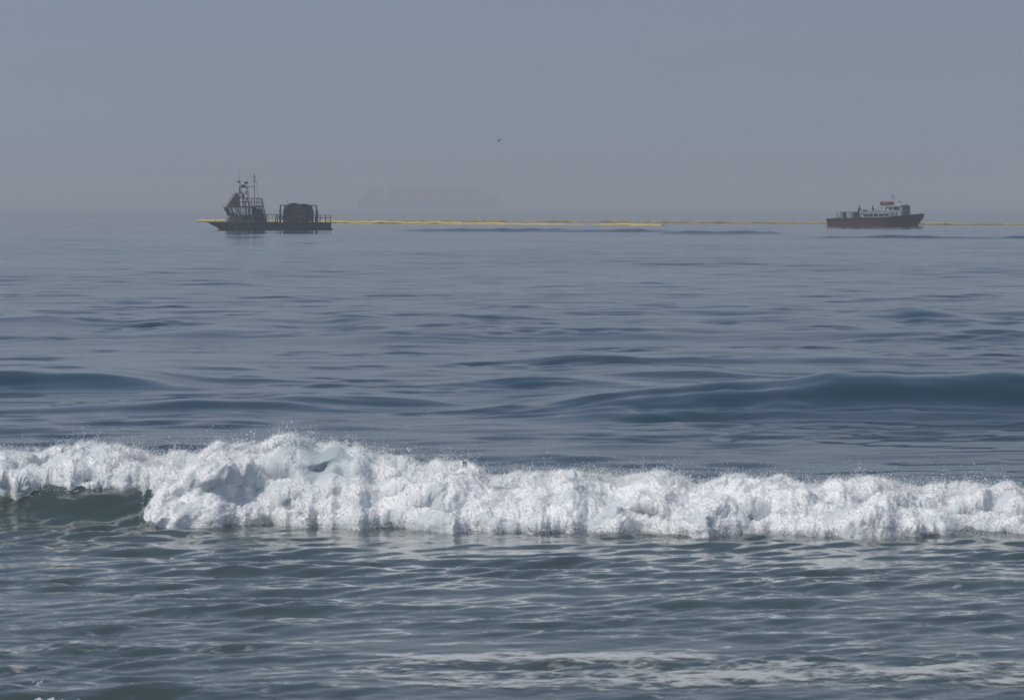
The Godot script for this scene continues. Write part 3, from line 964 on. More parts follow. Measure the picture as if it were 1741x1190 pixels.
	# flybridge: sloping dodger, console, rails
	for z in [1.5, -1.5]:
		part("dodger_panel", one(func(mb): mb.prism(pv([-5.36, 2.965, -4.30, 4.50, -4.06, 4.58, -3.74, 4.02, -3.72, 2.99]), z - 0.03, z + 0.03)), grey, boat)
	part("dodger_front", one(func(mb): mb.quad(V(-5.36, 2.97, 1.47), V(-5.36, 2.97, -1.47), V(-4.30, 4.50, -1.47), V(-4.30, 4.50, 1.47), V(-1, 0.6, 0)); mb.quad(V(-5.30, 2.97, 1.47), V(-5.30, 2.97, -1.47), V(-4.25, 4.47, -1.47), V(-4.25, 4.47, 1.47), V(1, -0.6, 0))), mat(0.17, 0.18, 0.18, 0.35), boat)
	part("flybridge_console", one(func(mb): mb.prism(pv([-4.3, 2.98, -4.15, 4.0, -3.82, 4.05, -3.76, 2.99]), -0.9, 0.9)), black, boat)
	bars("dodger_stay", [[V(-4.2, 4.5, 1.35), V(-3.7, 4.68, 1.35)], [V(-4.2, 4.5, -1.35), V(-3.7, 4.68, -1.35)]], 0.03, pipe, boat)
	for z in [1.6, -1.6]:
		bars("flybridge_rail", [[V(-5.0, 3.44, z), V(-1.1, 3.44, z)], [V(-3.7, 3.93, z), V(-1.25, 3.95, z), V(-1.08, 3.86, z), V(-1.0, 3.0, z)]], 0.038, pipe, boat)
		bars("rail_post", [[V(-2.63, 3.0, z), V(-2.63, 3.93, z)], [V(-2.28, 3.0, z), V(-2.28, 3.93, z)], [V(-1.95, 3.0, z), V(-1.95, 3.93, z)], [V(-1.62, 3.0, z), V(-1.62, 3.93, z)], [V(-1.28, 3.0, z), V(-1.28, 3.93, z)]], 0.032, pipe, boat)
	bars("flybridge_rail", [[V(-1.08, 3.88, -1.6), V(-1.08, 3.88, 1.6)], [V(-1.08, 3.44, -1.6), V(-1.08, 3.44, 1.6)]], 0.035, pipe, boat)
	part("flybridge_seat", one(func(mb): mb.box(V(-2.95, 3.55, 0.2), V(0.42, 0.12, 0.6)); mb.box(V(-2.78, 3.82, 0.2), V(0.1, 0.5, 0.6)); mb.box(V(-2.95, 3.25, 0.2), V(0.12, 0.5, 0.12))), pipe, boat)
	# radar arch, lamps on poles, mast
	var arch := Node3D.new()
	arch.name = "radar_arch"; boat.add_child(arch, true)
	for z in [0.75, -0.75]:
		bars("arch_leg", [[V(-3.56, 5.28, z), V(-3.72, 3.0, z)], [V(-2.70, 5.28, z), V(-2.42, 3.0, z)], [V(-2.98, 4.42, z), V(-2.66, 4.82, z)]], 0.042, pipe, arch)
	part("platform", one(func(mb): mb.box(V(-3.1, 5.30, 0), V(0.95, 0.10, 1.7))), dark, arch)
	part("radar", one(func(mb): mb.prism(pv([-3.42, 5.36, -3.38, 5.56, -3.22, 5.64, -3.02, 5.63, -2.93, 5.5, -2.91, 5.36]), -0.35, 0.35)), dark, arch)
	bars("crossbar", [[V(-2.7, 5.36, 0.3), V(-1.78, 5.36, 0.3)]], 0.04, pipe, arch)
	bars("whip_antenna", [[V(-3.52, 5.35, 0.6), V(-3.52, 5.98, 0.6)], [V(-3.54, 5.35, -0.6), V(-3.52, 7.3, -0.6)]], 0.018, pipe, arch)
	bars("lamp_post", [[V(-3.72, 3.0, 1.2), V(-3.73, 6.05, 1.2)], [V(-2.74, 5.3, -0.5), V(-2.74, 5.8, -0.5)]], 0.04, pipe, boat)
	part("floodlight", one(func(mb): mb.ball(V(-3.92, 6.0, 1.2), V(0.19, 0.12, 0.16)); mb.box(V(-3.74, 6.0, 1.2), V(0.1, 0.2, 0.1))), dark, boat)
	part("floodlight", one(func(mb): mb.prism(pv([-3.0, 5.86, -2.9, 6.0, -2.58, 6.0, -2.5, 5.86, -2.6, 5.72, -2.85, 5.74]), -0.65, -0.35)), black, boat)
	var mast := Node3D.new()
	mast.name = "mast"; boat.add_child(mast, true)
	part("pole", one(func(mb): mb.tube([V(-1.76, 3.0, 0.2), V(-1.78, 5.0, 0.2), V(-1.79, 7.0, 0.2)], 0.055, 8, 0.03)), pipe, mast)
	bars("yard", [[V(-1.98, 6.33, 0.2), V(-1.6, 6.33, 0.2)], [V(-1.93, 6.03, 0.2), V(-1.64, 6.03, 0.2)]], 0.03, pipe, mast)
	part("masthead_lamp", one(func(mb): mb.box(V(-1.80, 6.62, 0.2), V(0.16, 0.24, 0.14))), dark, mast)
	part("steaming_lamp", one(func(mb): mb.box(V(-1.79, 6.06, 0.2), V(0.22, 0.14, 0.18))), dark, mast)
	bars("halyard", [[V(-1.6, 6.33, 0.2), V(-1.46, 5.6, 0.35), V(-1.40, 4.4, 0.5), V(-1.38, 3.9, 0.6)]], 0.014, black, mast, 4)
	# rails along the working deck
	for z in [2.2, -2.2]:
		bars("deck_rail", [[V(-0.55, 1.93, z), V(1.75, 1.93, z)]], 0.032, pipe, boat)
		bars("rail_post", [[V(-0.45, 0.97, z), V(-0.55, 1.93, z)], [V(0.3, 0.97, z), V(0.22, 1.75, z), V(0.05, 1.93, z)], [V(1.7, 0.97, z), V(1.7, 1.93, z)]], 0.032, pipe, boat)
	bars("bollard", [[V(0.65, 0.97, 2.0), V(0.65, 1.92, 2.0)], [V(0.86, 0.97, 2.0), V(0.86, 1.92, 2.0)]], 0.07, dark, boat, 8)
	part("fender_ring", one(func(mb): mb.torus(V(1.27, 1.54, 2.22), V(0.15, 0, 1).normalized(), 0.235, 0.075, 20, 8)), black, boat)
	part("hydraulic_cabinet", one(func(mb): mb.box(V(1.95, 1.36, 1.7), V(0.62, 0.76, 0.8)); mb.box(V(1.95, 1.76, 1.7), V(0.66, 0.04, 0.84))), worn(0.09, 0.13, 0.17, 0.5), boat)
	# the two reels in their frame
	var frame := Node3D.new()
	frame.name = "reel_frame"; boat.add_child(frame, true)
	for z in [2.1, -2.1]:
		bars("frame_post", [[V(1.76, 0.97, z), V(1.76, 3.12, z)], [V(5.70, 0.97, z), V(5.70, 3.12, z)], [V(5.86, 0.97, z), V(5.86, 2.5, z)], [V(1.68, 0.97, z), V(1.70, 2.6, z)]], 0.085, dark, frame, 4)
		bars("frame_beam", [[V(1.76, 3.06, z), V(2.5, 3.06, z)], [V(5.1, 3.06, z), V(5.70, 3.06, z)]], 0.06, dark, frame, 4)
	for p in [[3.03, 2.12, 1.9, 0.15, 1.24], [4.50, 2.05, -0.15, -1.9, 1.22]]:
		var reel := Node3D.new()
		reel.name = numbered(boat, "boom_reel"); boat.add_child(reel, true)
		var o := V(p[0], p[1], 0)
		part("drum", one(func(mb): mb.tube([o + V(0, 0, p[3]), o + V(0, 0, p[2])], 0.42, 20)), black, reel)
		part("wound_boom", one(func(mb):
			for k in 7:
				var zz: float = lerpf(p[2], p[3], (k + 0.5) / 7.0)
				mb.torus(o + V(0, 0, zz), Vector3(0, 0, 1), 0.96 + 0.04 * (k % 3), 0.125, 28, 8)), worn(0.09, 0.15, 0.22, 0.6), reel)
		for z in [p[2], p[3]]:
			part("flange", one(func(mb): mb.tube([o + V(0, 0, z - 0.015), o + V(0, 0, z + 0.015)], p[4] - 0.03, 40)), dark, reel)
			part("rim", one(func(mb): mb.torus(o + V(0, 0, z), Vector3(0, 0, 1), p[4] - 0.04, 0.05, 40, 6)), dark, reel)
			for k in 8:
				var a := TAU * k / 8.0 + 0.2
				bars("spoke", [[o + V(0.2 * cos(a), 0.2 * sin(a), z + 0.03 * signf(z)), o + V((p[4] - 0.08) * cos(a), (p[4] - 0.08) * sin(a), z + 0.03 * signf(z))]], 0.035, grey, reel, 4)
			part("hub", one(func(mb): mb.tube([o + V(0, 0, z - 0.06), o + V(0, 0, z + 0.10)], 0.18, 14)), grey, reel)
	# drive gear in front of the reels
	var arc := []
	for k in 9: arc.append(V(3.0 + 0.62 * cos(PI * k / 8.0), 1.15 + 0.62 * sin(PI * k / 8.0), 2.15))
	bars("drive_guard", [arc], 0.075, dark, boat)
	bars("drive_arm", [[V(3.35, 1.8, 2.15), V(3.85, 1.0, 2.15)], [V(2.75, 1.5, 2.12), V(2.95, 1.75, 2.12)]], 0.06, mat(0.2, 0.21, 0.21, 0.5), boat)
	bars("frame_stay", [[V(4.2, 0.97, 2.15), V(4.2, 2.3, 2.15)]], 0.05, grey, boat, 4)
	bars("whip_antenna", [[V(2.2, 3.06, 1.9), V(2.05, 3.75, 1.9)]], 0.025, pipe, boat)
	# stern rail
	for z in [2.25, -2.25]:
		bars("stern_rail", [[V(5.9, 1.84, z), V(7.5, 1.84, z)], [V(5.9, 1.52, z), V(7.5, 1.52, z)]], 0.032, pipe, boat)
		bars("stern_post", [[V(6.17, 0.97, z), V(6.17, 1.84, z)], [V(7.48, 0.97, z), V(7.48, 1.86, z)]], 0.06, dark, boat, 6)
	bars("stern_rail", [[V(7.5, 1.84, -2.25), V(7.5, 1.84, 2.25)]], 0.032, pipe, boat)

	# the person on the flybridge, bent over the console, facing the bow
	var where := boat.transform * V(-3.28, 3.03, 0.75)
	person("person in dark clothes standing bent at the flybridge console of the grey workboat", where, turn + PI, {
		"hip": V(-0.06, 0.93, 0), "chest": V(-0.01, 1.36, 0), "neck": V(0.08, 1.52, 0), "head": V(0.17, 1.62, 0), "face": V(1, -0.35, 0),
		"knee": [V(0.0, 0.5, -0.10), V(0.03, 0.5, 0.10)], "ankle": [V(-0.06, 0.09, -0.11), V(-0.02, 0.09, 0.11)],
		"elbow": [V(0.10, 1.12, -0.26), V(0.08, 1.12, 0.26)], "wrist": [V(0.33, 1.10, -0.16), V(0.32, 1.08, 0.17)], "pad": V(0, -1, 0)},
		Color(0.025, 0.03, 0.04), Color(0.05, 0.055, 0.06), Color(0.30, 0.18, 0.13), Color(0.02, 0.02, 0.025), 0.0)
	return boat

# ------------------------------------------------------------------ the maroon crew boat on the right
const CS := 0.927
const SN := 0.375

func crew_boat() -> Node3D:
	var at := Vector3(54.5, 0, -706)
	var turn := atan2(-54.5, 706.0) - deg_to_rad(22.0)
	var boat := thing("crew_boat", "maroon hulled boat with a white cabin and wheelhouse, red raft on its roof", "boat", at, turn)
	var maroon := worn(0.085, 0.026, 0.055, 0.45)
	var white := worn(0.66, 0.70, 0.74, 0.45)
	var black := mat(0.014, 0.015, 0.018, 0.7)
	var dglass := mat(0.02, 0.03, 0.034, 0.06, 0.0, 0.5)
	var pipe := mat(0.45, 0.46, 0.47, 0.5)
	var deckm := worn(0.10, 0.10, 0.095, 0.8)
	# hull: x, deck height, deck half breadth, waterline half breadth
	var st := [[-6.99, 1.02, 1.85, 1.75], [-5.0, 1.05, 2.0, 1.95], [-2.0, 1.10, 2.1, 2.05], [1.5, 1.22, 2.1, 1.95], [3.6, 1.42, 1.95, 1.45], [5.3, 1.60, 1.45, 0.75], [6.6, 1.72, 0.80, 0.16], [7.5, 1.78, 0.28, 0.03], [7.84, 1.76, 0.05, 0.01]]
	var secs := []
	for s in st:
		var lean: float = 0.0
		var yb := -0.7
		if s[0] > 6.0: yb = lerpf(-0.7, 1.3, clampf((s[0] - 6.4) / 1.4, 0.0, 1.0))
		var half: float = (s[1] + maxf(yb, -0.1)) * 0.5
		secs.append([V(s[0], s[1], s[2]), V(s[0], s[1], -s[2]), V(s[0], half, -lerpf(s[3], s[2], 0.45)), V(s[0], maxf(yb, -0.1), -s[3]), V(s[0], yb, -s[3] * 0.5), V(s[0], yb, s[3] * 0.5), V(s[0], maxf(yb + 0.01, -0.1), s[3]), V(s[0], half, lerpf(s[3], s[2], 0.45))])
	part("hull", one(func(mb): mb.loft(secs, false)), maroon, boat)
	part("deck", one(func(mb):
		for k in st.size() - 1:
			var a: Array = st[k]
			var b: Array = st[k + 1]
			mb.quad(V(a[0], a[1] + 0.004, a[2] - 0.05), V(a[0], a[1] + 0.004, -a[2] + 0.05), V(b[0], b[1] + 0.004, -b[2] + 0.05), V(b[0], b[1] + 0.004, b[2] - 0.05), Vector3.UP)), deckm, boat)
	for z in [1.0, -1.0]:
		var line := []
		for s in st: line.append(V(s[0], s[1] - 0.03, (s[2] + 0.03) * z))
		bars("gunwale", [line], 0.075, black, boat)
		for k in 15:
			var x := -6.75 + 0.62 * k
			var y := lerpf(1.0, 1.20, (x + 7.0) / 8.5)
			part("tyre_fender", one(func(mb): mb.torus(V(x, y - 0.06 + 0.02 * (k % 3), (2.06 + 0.08 * smoothstep(-7.0, -2.0, x) - 0.12) * z), Vector3(0, 0, 1), 0.15, 0.085, 12, 6)), black, boat)
	part("stern_bumper", one(func(mb): mb.box(V(-7.06, 0.88, 0), V(0.16, 0.36, 3.8))), black, boat)
	part("bow_fitting", one(func(mb): mb.tube([V(7.35, 1.74, 0), V(7.35, 1.95, 0)], 0.08); mb.box(V(7.8, 1.74, 0), V(0.16, 0.2, 0.24))), black, boat)
	# faint worn strokes of the name on the bow
	for k in 7:
		var x := 5.15 + 0.23 * k
		var zz := lerpf(1.30, 0.62, k / 6.0)
		part("name_stroke", one(func(mb): mb.box(V(x, 1.12 + 0.012 * k, zz - 0.10), V([0.12, 0.05, 0.12, 0.04, 0.05, 0.12, 0.10][k], 0.2, 0.03), Basis(Vector3.UP, 0.46))), mat(0.17, 0.17, 0.19, 0.7), boat)
	# long cabin: near side at z 1.5; xs runs along the boat
	var xs := func(px: float, z: float) -> float: return ((px - 848.0) / 98.6 + SN * z) / CS
	var z1 := 1.5
	var c0: float = xs.call(620.0, z1)
	var c1: float = xs.call(1062.0, z1)
	part("cabin", one(func(mb): mb.prism(pv([c0, 1.10, c0 + 0.27, 2.08, c1, 2.16, c1, 1.22]), -z1, z1)), white, boat)
	part("cabin_roof_edge", one(func(mb): mb.prism(pv([c0 + 0.2, 2.083, c0 + 0.2, 2.14, c1, 2.22, c1, 2.163]), -z1 - 0.08, z1 + 0.08)), white, boat)
	for z in [1.0, -1.0]:
		for p in [[675, 748], [752, 822], [830, 897], [906, 976], [984, 1052]]:
			var a: float = xs.call(float(p[0]), z1)
			var b: float = xs.call(float(p[1]), z1)
			var w := Node3D.new()
			w.name = numbered(boat, "cabin_window"); boat.add_child(w, true)
			var yb := 1.33 + (a + 2.0) * 0.018
			part("pane", one(func(mb): mb.box(V((a + b) * 0.5, yb + 0.25, (z1 + 0.005) * z), V(b - a - 0.05, 0.46, 0.02))), dglass, w)
			bars("frame", [[V(a, yb, (z1 + 0.02) * z), V(b, yb, (z1 + 0.02) * z), V(b, yb + 0.5, (z1 + 0.02) * z), V(a, yb + 0.5, (z1 + 0.02) * z), V(a, yb, (z1 + 0.02) * z)]], 0.028, white, w, 4)
	# lower wheelhouse and its front
	var w0 := c1 + 0.003
	var w1: float = xs.call(1232.0, z1)
	part("wheelhouse_base", one(func(mb): mb.prism(pv([w0, 1.22, w0, 2.18, w1, 2.2, w1 + 0.10, 1.45]), -z1 + 0.02, z1 - 0.02)), worn(0.42, 0.47, 0.52, 0.45), boat)
	for p in [[1100, 1126], [1150, 1176], [1066, 1078]]:
		var a: float = xs.call(float(p[0]), z1)
		part("doorway", one(func(mb): mb.box(V(a + 0.15, 1.75, z1 - 0.01), V(float(p[1] - p[0]) / 92.0, 0.62, 0.03))), mat(0.05, 0.07, 0.09, 0.4), boat)
	# upper wheelhouse
	var u0: float = xs.call(1020.0, z1)
	var u1: float = xs.call(1238.0, z1)
	part("wheelhouse", one(func(mb): mb.prism(pv([u0, 2.20, u0 + 0.22, 2.92, u1 + 0.02, 2.99, u1 + 0.10, 2.23]), -z1, z1)), white, boat)
	for z in [1.0, -1.0]:
		for p in [[1050, 1100, 2.38, 2.78], [1116, 1202, 2.36, 2.82], [1212, 1226, 2.36, 2.82]]:
			var a: float = xs.call(float(p[0]), z1)
			var b: float = xs.call(float(p[1]), z1)
			var w := Node3D.new()
			w.name = numbered(boat, "wheelhouse_window"); boat.add_child(w, true)
			part("pane", one(func(mb): mb.box(V((a + b) * 0.5, (p[2] + p[3]) * 0.5, (z1 + 0.005) * z), V(b - a, p[3] - p[2], 0.02))), dglass, w)
			bars("frame", [[V(a, p[2], (z1 + 0.018) * z), V(b, p[2], (z1 + 0.018) * z), V(b, p[3], (z1 + 0.018) * z), V(a, p[3], (z1 + 0.018) * z), V(a, p[2], (z1 + 0.018) * z)]], 0.022, white, w, 4)
	# the front: raked glass above a blue-grey panel
	part("front_panel", one(func(mb): mb.prism(pv([u1 + 0.102, 1.62, u1 + 0.102, 2.25, u1 + 0.24, 2.25, u1 + 0.20, 1.62]), -z1 + 0.06, z1 - 0.06)), worn(0.16, 0.22, 0.30, 0.4), boat)
	part("front_screen", one(func(mb): mb.prism(pv([u1 + 0.104, 2.255, u1 + 0.03, 2.99, u1 + 0.10, 3.03, u1 + 0.20, 2.255]), -z1 + 0.05, z1 - 0.05)), dglass, boat)
	for k in 6:
		var z := lerpf(z1 - 0.06, -z1 + 0.06, k / 5.0)
		bars("screen_mullion", [[V(u1 + 0.225, 2.25, z), V(u1 + 0.12, 3.03, z)]], 0.035, worn(0.28, 0.33, 0.36, 0.4), boat, 4)
	var r0: float = xs.call(925.0, z1)
	part("wheelhouse_roof", one(func(mb): mb.prism(pv([r0, 2.94, r0, 3.02, u1 - 0.2, 3.07, u1 + 0.22, 3.12, u1 + 0.24, 3.04, u1, 2.993]), -z1 - 0.12, z1 + 0.12)), white, boat)
	for z in [1.4, -1.4]:
		bars("roof_post", [[V(r0 + 0.12, 2.15, z), V(r0 + 0.06, 2.94, z)], [V(r0 + 0.32, 2.15, z), V(r0 + 0.28, 2.94, z)], [V(r0 + 0.75, 2.15, z), V(r0 + 0.85, 2.94, z)]], 0.045, pipe, boat)
	part("companion_panel", one(func(mb): mb.prism(pv([u0 - 0.35, 2.16, u0 - 0.05, 2.9, u0 + 0.2, 2.9, u0 - 0.01, 2.16]), 1.2, 1.26)), white, boat)
	part("companion_door", one(func(mb): mb.prism(pv([u0 - 0.55, 2.16, u0 - 0.5, 2.8, u0 - 0.36, 2.8, u0 - 0.4, 2.16]), 0.6, 0.66)), mat(0.04, 0.05, 0.06), boat)
	# radar, dome, small fittings
	var ra := Node3D.new()
	ra.name = "radar"; boat.add_child(ra, true)
	var rx: float = xs.call(1212.0, 0.0)
	part("pedestal", one(func(mb): mb.tube([V(rx, 3.06, 0), V(rx, 3.52, 0)], 0.12, 10, 0.07); mb.tube([V(rx - 0.2, 3.06, 0), V(rx - 0.05, 3.4, 0)], 0.03)), white, ra)
	part("scanner_bar", one(func(mb): mb.box(V(rx + 0.02, 3.62, 0), V(0.62, 0.14, 0.12), Basis(Vector3.UP, 0.2))), mat(0.12, 0.13, 0.15), ra)
	part("antenna_dome", one(func(mb): mb.ball(V(rx - 0.30, 3.78, 0.1), V(0.13, 0.14, 0.13)); mb.tube([V(rx - 0.30, 3.05, 0.1), V(rx - 0.30, 3.66, 0.1)], 0.025)), white, boat)
	for k in 4:
		bars("roof_stanchion", [[V(rx - 0.95 + 0.18 * k, 3.06, 0.9), V(rx - 0.95 + 0.18 * k, 3.32, 0.9)]], 0.03, mat(0.14, 0.15, 0.17), boat)
	bars("roof_aerial", [[V(u1 + 0.0, 3.1, -0.6), V(u1 + 0.0, 3.42, -0.6)], [V(u1 - 0.25, 3.1, 0.9), V(u1 - 0.25, 3.33, 0.9)]], 0.022, mat(0.1, 0.1, 0.12), boat)
	part("searchlight", one(func(mb): mb.ball(V(u1 + 0.12, 3.24, -0.1), V(0.12, 0.10, 0.12)); mb.tube([V(u1 + 0.12, 3.1, -0.1), V(u1 + 0.12, 3.2, -0.1)], 0.04)), mat(0.1, 0.11, 0.12), boat)
	var mast := Node3D.new()
	mast.name = "mast"; boat.add_child(mast, true)
	var mx: float = xs.call(1122.0, 0.0)
	bars("pole", [[V(mx + 0.08, 3.04, 0), V(mx, 4.2, 0), V(mx - 0.12, 4.7, 0)]], 0.03, pipe, mast)
	bars("yard", [[V(mx - 0.42, 4.42, 0), V(mx + 0.02, 4.40, 0)], [V(mx - 0.05, 4.35, 0), V(mx + 0.10, 4.75, 0)], [V(mx - 0.02, 4.12, 0), V(mx + 0.18, 4.10, 0)]], 0.03, mat(0.10, 0.11, 0.13), mast)
	bars("whip_antenna", [[V(mx - 0.38, 4.42, 0), V(mx - 0.38, 4.9, 0)], [V(mx - 0.12, 4.7, 0), V(mx - 0.14, 5.15, 0)]], 0.012, pipe, mast, 4)
	part("masthead_lamp", one(func(mb): mb.box(V(mx - 0.16, 4.40, 0), V(0.18, 0.16, 0.14))), mat(0.06, 0.07, 0.08), mast)
	part("steaming_lamp", one(func(mb): mb.box(V(mx + 0.14, 4.12, 0), V(0.16, 0.12, 0.12))), mat(0.06, 0.07, 0.08), mast)
	bars("stay", [[V(r0 + 0.05, 3.3, 0.9), V(xs.call(850.0, 1.0), 2.3, 0.9)]], 0.02, mat(0.12, 0.12, 0.13), boat, 4)
	# things fixed on the cabin roof
	part("roof_vent", one(func(mb): mb.ball(V(xs.call(816.0, 0.8), 2.33, 0.8), V(0.12, 0.14, 0.12)); mb.tube([V(xs.call(816.0, 0.8), 2.1, 0.8), V(xs.call(816.0, 0.8), 2.3, 0.8)], 0.05)), mat(0.14, 0.15, 0.16), boat)
	part("roof_vent", one(func(mb): mb.ball(V(xs.call(853.0, 0.8), 2.38, 0.8), V(0.10, 0.16, 0.10)); mb.tube([V(xs.call(853.0, 0.8), 2.1, 0.8), V(xs.call(853.0, 0.8), 2.3, 0.8)], 0.04)), mat(0.10, 0.11, 0.12), boat)
	part("roof_locker", one(func(mb): mb.prism(pv([xs.call(880.0, 0.8), 2.17, xs.call(886.0, 0.8), 2.30, xs.call(910.0, 0.8), 2.32, xs.call(918.0, 0.8), 2.17]), 0.5, 1.1)), mat(0.2, 0.21, 0.22), boat)
	for z in [1.35, -1.35]:
		bars("roof_rail", [[V(xs.call(760.0, 1.35), 2.30, z), V(r0, 2.36, z)]], 0.02, pipe, boat, 4)
		for k in 4: bars("roof_rail_post", [[V(lerpf(xs.call(760.0, 1.35), r0, k / 3.0), 2.14, z), V(lerpf(xs.call(760.0, 1.35), r0, k / 3.0), 2.34, z)]], 0.018, pipe, boat, 4)
	part("gear_box", one(func(mb): mb.prism(pv([xs.call(672.0, 1.0), 2.12, xs.call(680.0, 1.0), 2.38, xs.call(700.0, 1.0), 2.44, xs.call(724.0, 1.0), 2.20, xs.call(735.0, 1.0), 2.12]), 0.4, 1.2)), mat(0.07, 0.09, 0.10), boat)
	# steadying frame at the after edge of the cabin
	bars("cabin_stanchion", [[V(c0 - 0.06, 1.1, 1.5), V(c0 - 0.02, 2.1, 1.5)]], 0.04, white, boat, 4)
	# posts of the rack on the after deck
	var ochre := mat(0.24, 0.17, 0.07, 0.8)
	for z in [1.5, -1.5]:
		bars("rack_post", [[V(xs.call(291.0, z), 1.04, z), V(xs.call(291.0, z), 2.12, z)]], 0.06, ochre, boat, 4)
		bars("rack_post", [[V(xs.call(320.0, z), 1.04, z), V(xs.call(320.0, z), 1.55, z)], [V(xs.call(343.0, z), 1.04, z), V(xs.call(343.0, z), 2.14, z)], [V(xs.call(612.0, z), 1.04, z), V(xs.call(612.0, z), 2.12, z)]], 0.05, black, boat, 4)
		bars("rack_rail", [[V(xs.call(330.0, z), 2.10, z), V(xs.call(612.0, z), 2.10, z)]], 0.028, mat(0.16, 0.15, 0.14), boat, 4)

	# ---- loose things aboard
	var put := func(o: Node3D, p: Vector3) -> void:
		o.transform = boat.transform * Transform3D(Basis(), p)
	# brown bundle of nets
	var net := thing("net_bundle", "brown bundle of gathered netting hung on the maroon boat's after deck rack", "net", Vector3.ZERO)
	put.call(net, V(xs.call(397.0, 0.8), 1.05, 0.8))
	for k in 5:
		var x := -0.28 + 0.14 * k
		part("net_fold", one(func(mb):
			var pts := []
			for q in 9: pts.append(V(x + 0.05 * sin(q * 1.9 + k * 2.0), 1.02 * q / 8.0, 0.06 * cos(q * 1.3 + k)))
			mb.tube(pts, 0.10, 8, 0.075)), worn([0.085, 0.07, 0.10, 0.06, 0.08][k], [0.06, 0.05, 0.065, 0.05, 0.055][k], [0.05, 0.045, 0.055, 0.045, 0.05][k], 0.95), net)
	part("net_heap", one(func(mb): mb.ball(V(0, 0.12, 0.05), V(0.42, 0.16, 0.4)); mb.ball(V(0.2, 0.2, 0.15), V(0.2, 0.16, 0.25))), worn(0.09, 0.065, 0.05, 0.95), net)
	# grey hose hung in loops
	var hose := thing("hose_coil", "pale grey hose looped on a stand between the brown net and the dark pots", "hose", Vector3.ZERO)
	put.call(hose, V(xs.call(472.0, 0.8), 1.05, 0.8))
	for p in [[-0.16, 0.82, 0.20], [0.02, 0.86, 0.17], [0.18, 0.78, 0.19], [0.1, 0.66, 0.16]]:
		part("hose_loop", one(func(mb): mb.torus(V(p[0], p[1], 0.03 * p[2]), V(0.2, 0.1, 1).normalized(), p[2], 0.035, 18, 6)), mat(0.32, 0.33, 0.33, 0.6), hose)
	bars("stand_leg", [[V(-0.03, 0, 0), V(0.0, 1.02, 0)], [V(0.32, 0, 0.1), V(0.28, 1.0, 0.0)]], 0.035, mat(0.12, 0.12, 0.12), hose)
	part("stand_bar", one(func(mb): mb.tube([V(-0.3, 1.02, 0), V(0.32, 1.0, 0)], 0.03)), mat(0.2, 0.2, 0.2), hose)
	# ochre rope heap
	var rope := thing("rope_heap", "low heap of olive yellow rope on the deck under the grey hose", "rope", Vector3.ZERO)
	put.call(rope, V(xs.call(488.0, 1.3), 1.055, 1.25))
	for k in 5: part("rope_coil", one(func(mb): mb.torus(V(-0.28 + 0.14 * k, 0.05 + 0.035 * (k % 3), 0.03 * (k % 2)), V(0.1 * (k - 2), 1, 0.1).normalized(), 0.15 + 0.015 * k, 0.04, 14, 6)), mat(0.22, 0.20, 0.09, 0.9), rope)
	# dark pots
	for k in 3:
		var pot := thing("wire_pot", ["dark wire pot on the maroon boat's after deck, next to the hose", "dark wire pot between two others, behind the maroon boat's cabin", "dark wire pot nearest the white cabin of the maroon boat"][k], "fishing pot", Vector3.ZERO, 0.0, "wire pots on the after deck")
		put.call(pot, V(xs.call(536.0 + 30.0 * k, 0.7), 1.055, 0.7))
		var pm := mat([0.05, 0.035, 0.03][k], [0.05, 0.045, 0.045][k], [0.04, 0.05, 0.055][k], 0.8)
		part("pot_base", one(func(mb): mb.box(V(0, 0.05, 0), V(0.32, 0.1, 0.7)); mb.box(V(0, 0.5, -0.1), V(0.24, 0.8, 0.4))), pm, pot)
		for q in 4:
			for s in [-0.15, 0.15]: bars("pot_wire", [[V(s, 0.05, -0.33 + 0.22 * q), V(s * 0.95, 1.03, -0.33 + 0.22 * q)]], 0.022, pm, pot, 4)
		for q in 3: bars("pot_hoop", [[V(-0.16, 0.35 + 0.33 * q, 0.34), V(0.16, 0.35 + 0.33 * q, 0.34), V(0.16, 0.35 + 0.33 * q, -0.34), V(-0.16, 0.35 + 0.33 * q, -0.34), V(-0.16, 0.35 + 0.33 * q, 0.34)]], 0.022, pm, pot, 4)
	# red raft on the roof
	var raft := thing("inflatable_raft", "faded red inflatable raft lying on the white wheelhouse roof of the maroon boat", "raft", Vector3.ZERO)
	put.call(raft, V(xs.call(1024.0, 0.3), 3.045, 0.3))
	var redm := worn(0.30, 0.065, 0.045, 0.6)
	var red_dark := worn(0.14, 0.035, 0.032, 0.6)
	part("tube", one(func(mb):
		var pts := []
		for k in 25:
			var a := TAU * k / 24.0
			pts.append(V(0.86 * cos(a) * (1.0 - 0.1 * absf(sin(2 * a))), 0.25 + 0.03 * cos(a), 0.55 * sin(a) * (1.0 + 0.2 * absf(sin(2 * a)))))
		mb.tube(pts, 0.21, 10)), red_dark, raft)
	part("bow_end", one(func(mb): mb.ball(V(-0.78, 0.33, 0), V(0.30, 0.30, 0.62), 14, 8)), redm, raft)
	part("bottom", one(func(mb): mb.box(V(0, 0.10, 0), V(1.6, 0.06, 0.9))), red_dark, raft)
	part("cover", one(func(mb): mb.prism(pv([-0.7, 0.35, -0.6, 0.58, 0.45, 0.56, 0.55, 0.35]), -0.45, 0.45)), red_dark, raft)
	part("stern_box", one(func(mb): mb.box(V(0.75, 0.36, 0), V(0.42, 0.48, 0.8))), mat(0.05, 0.035, 0.04, 0.7), raft)
	# two people
	var a1 := boat.transform * V(xs.call(645.0, 1.2) - 0.08, 1.31, 1.72)
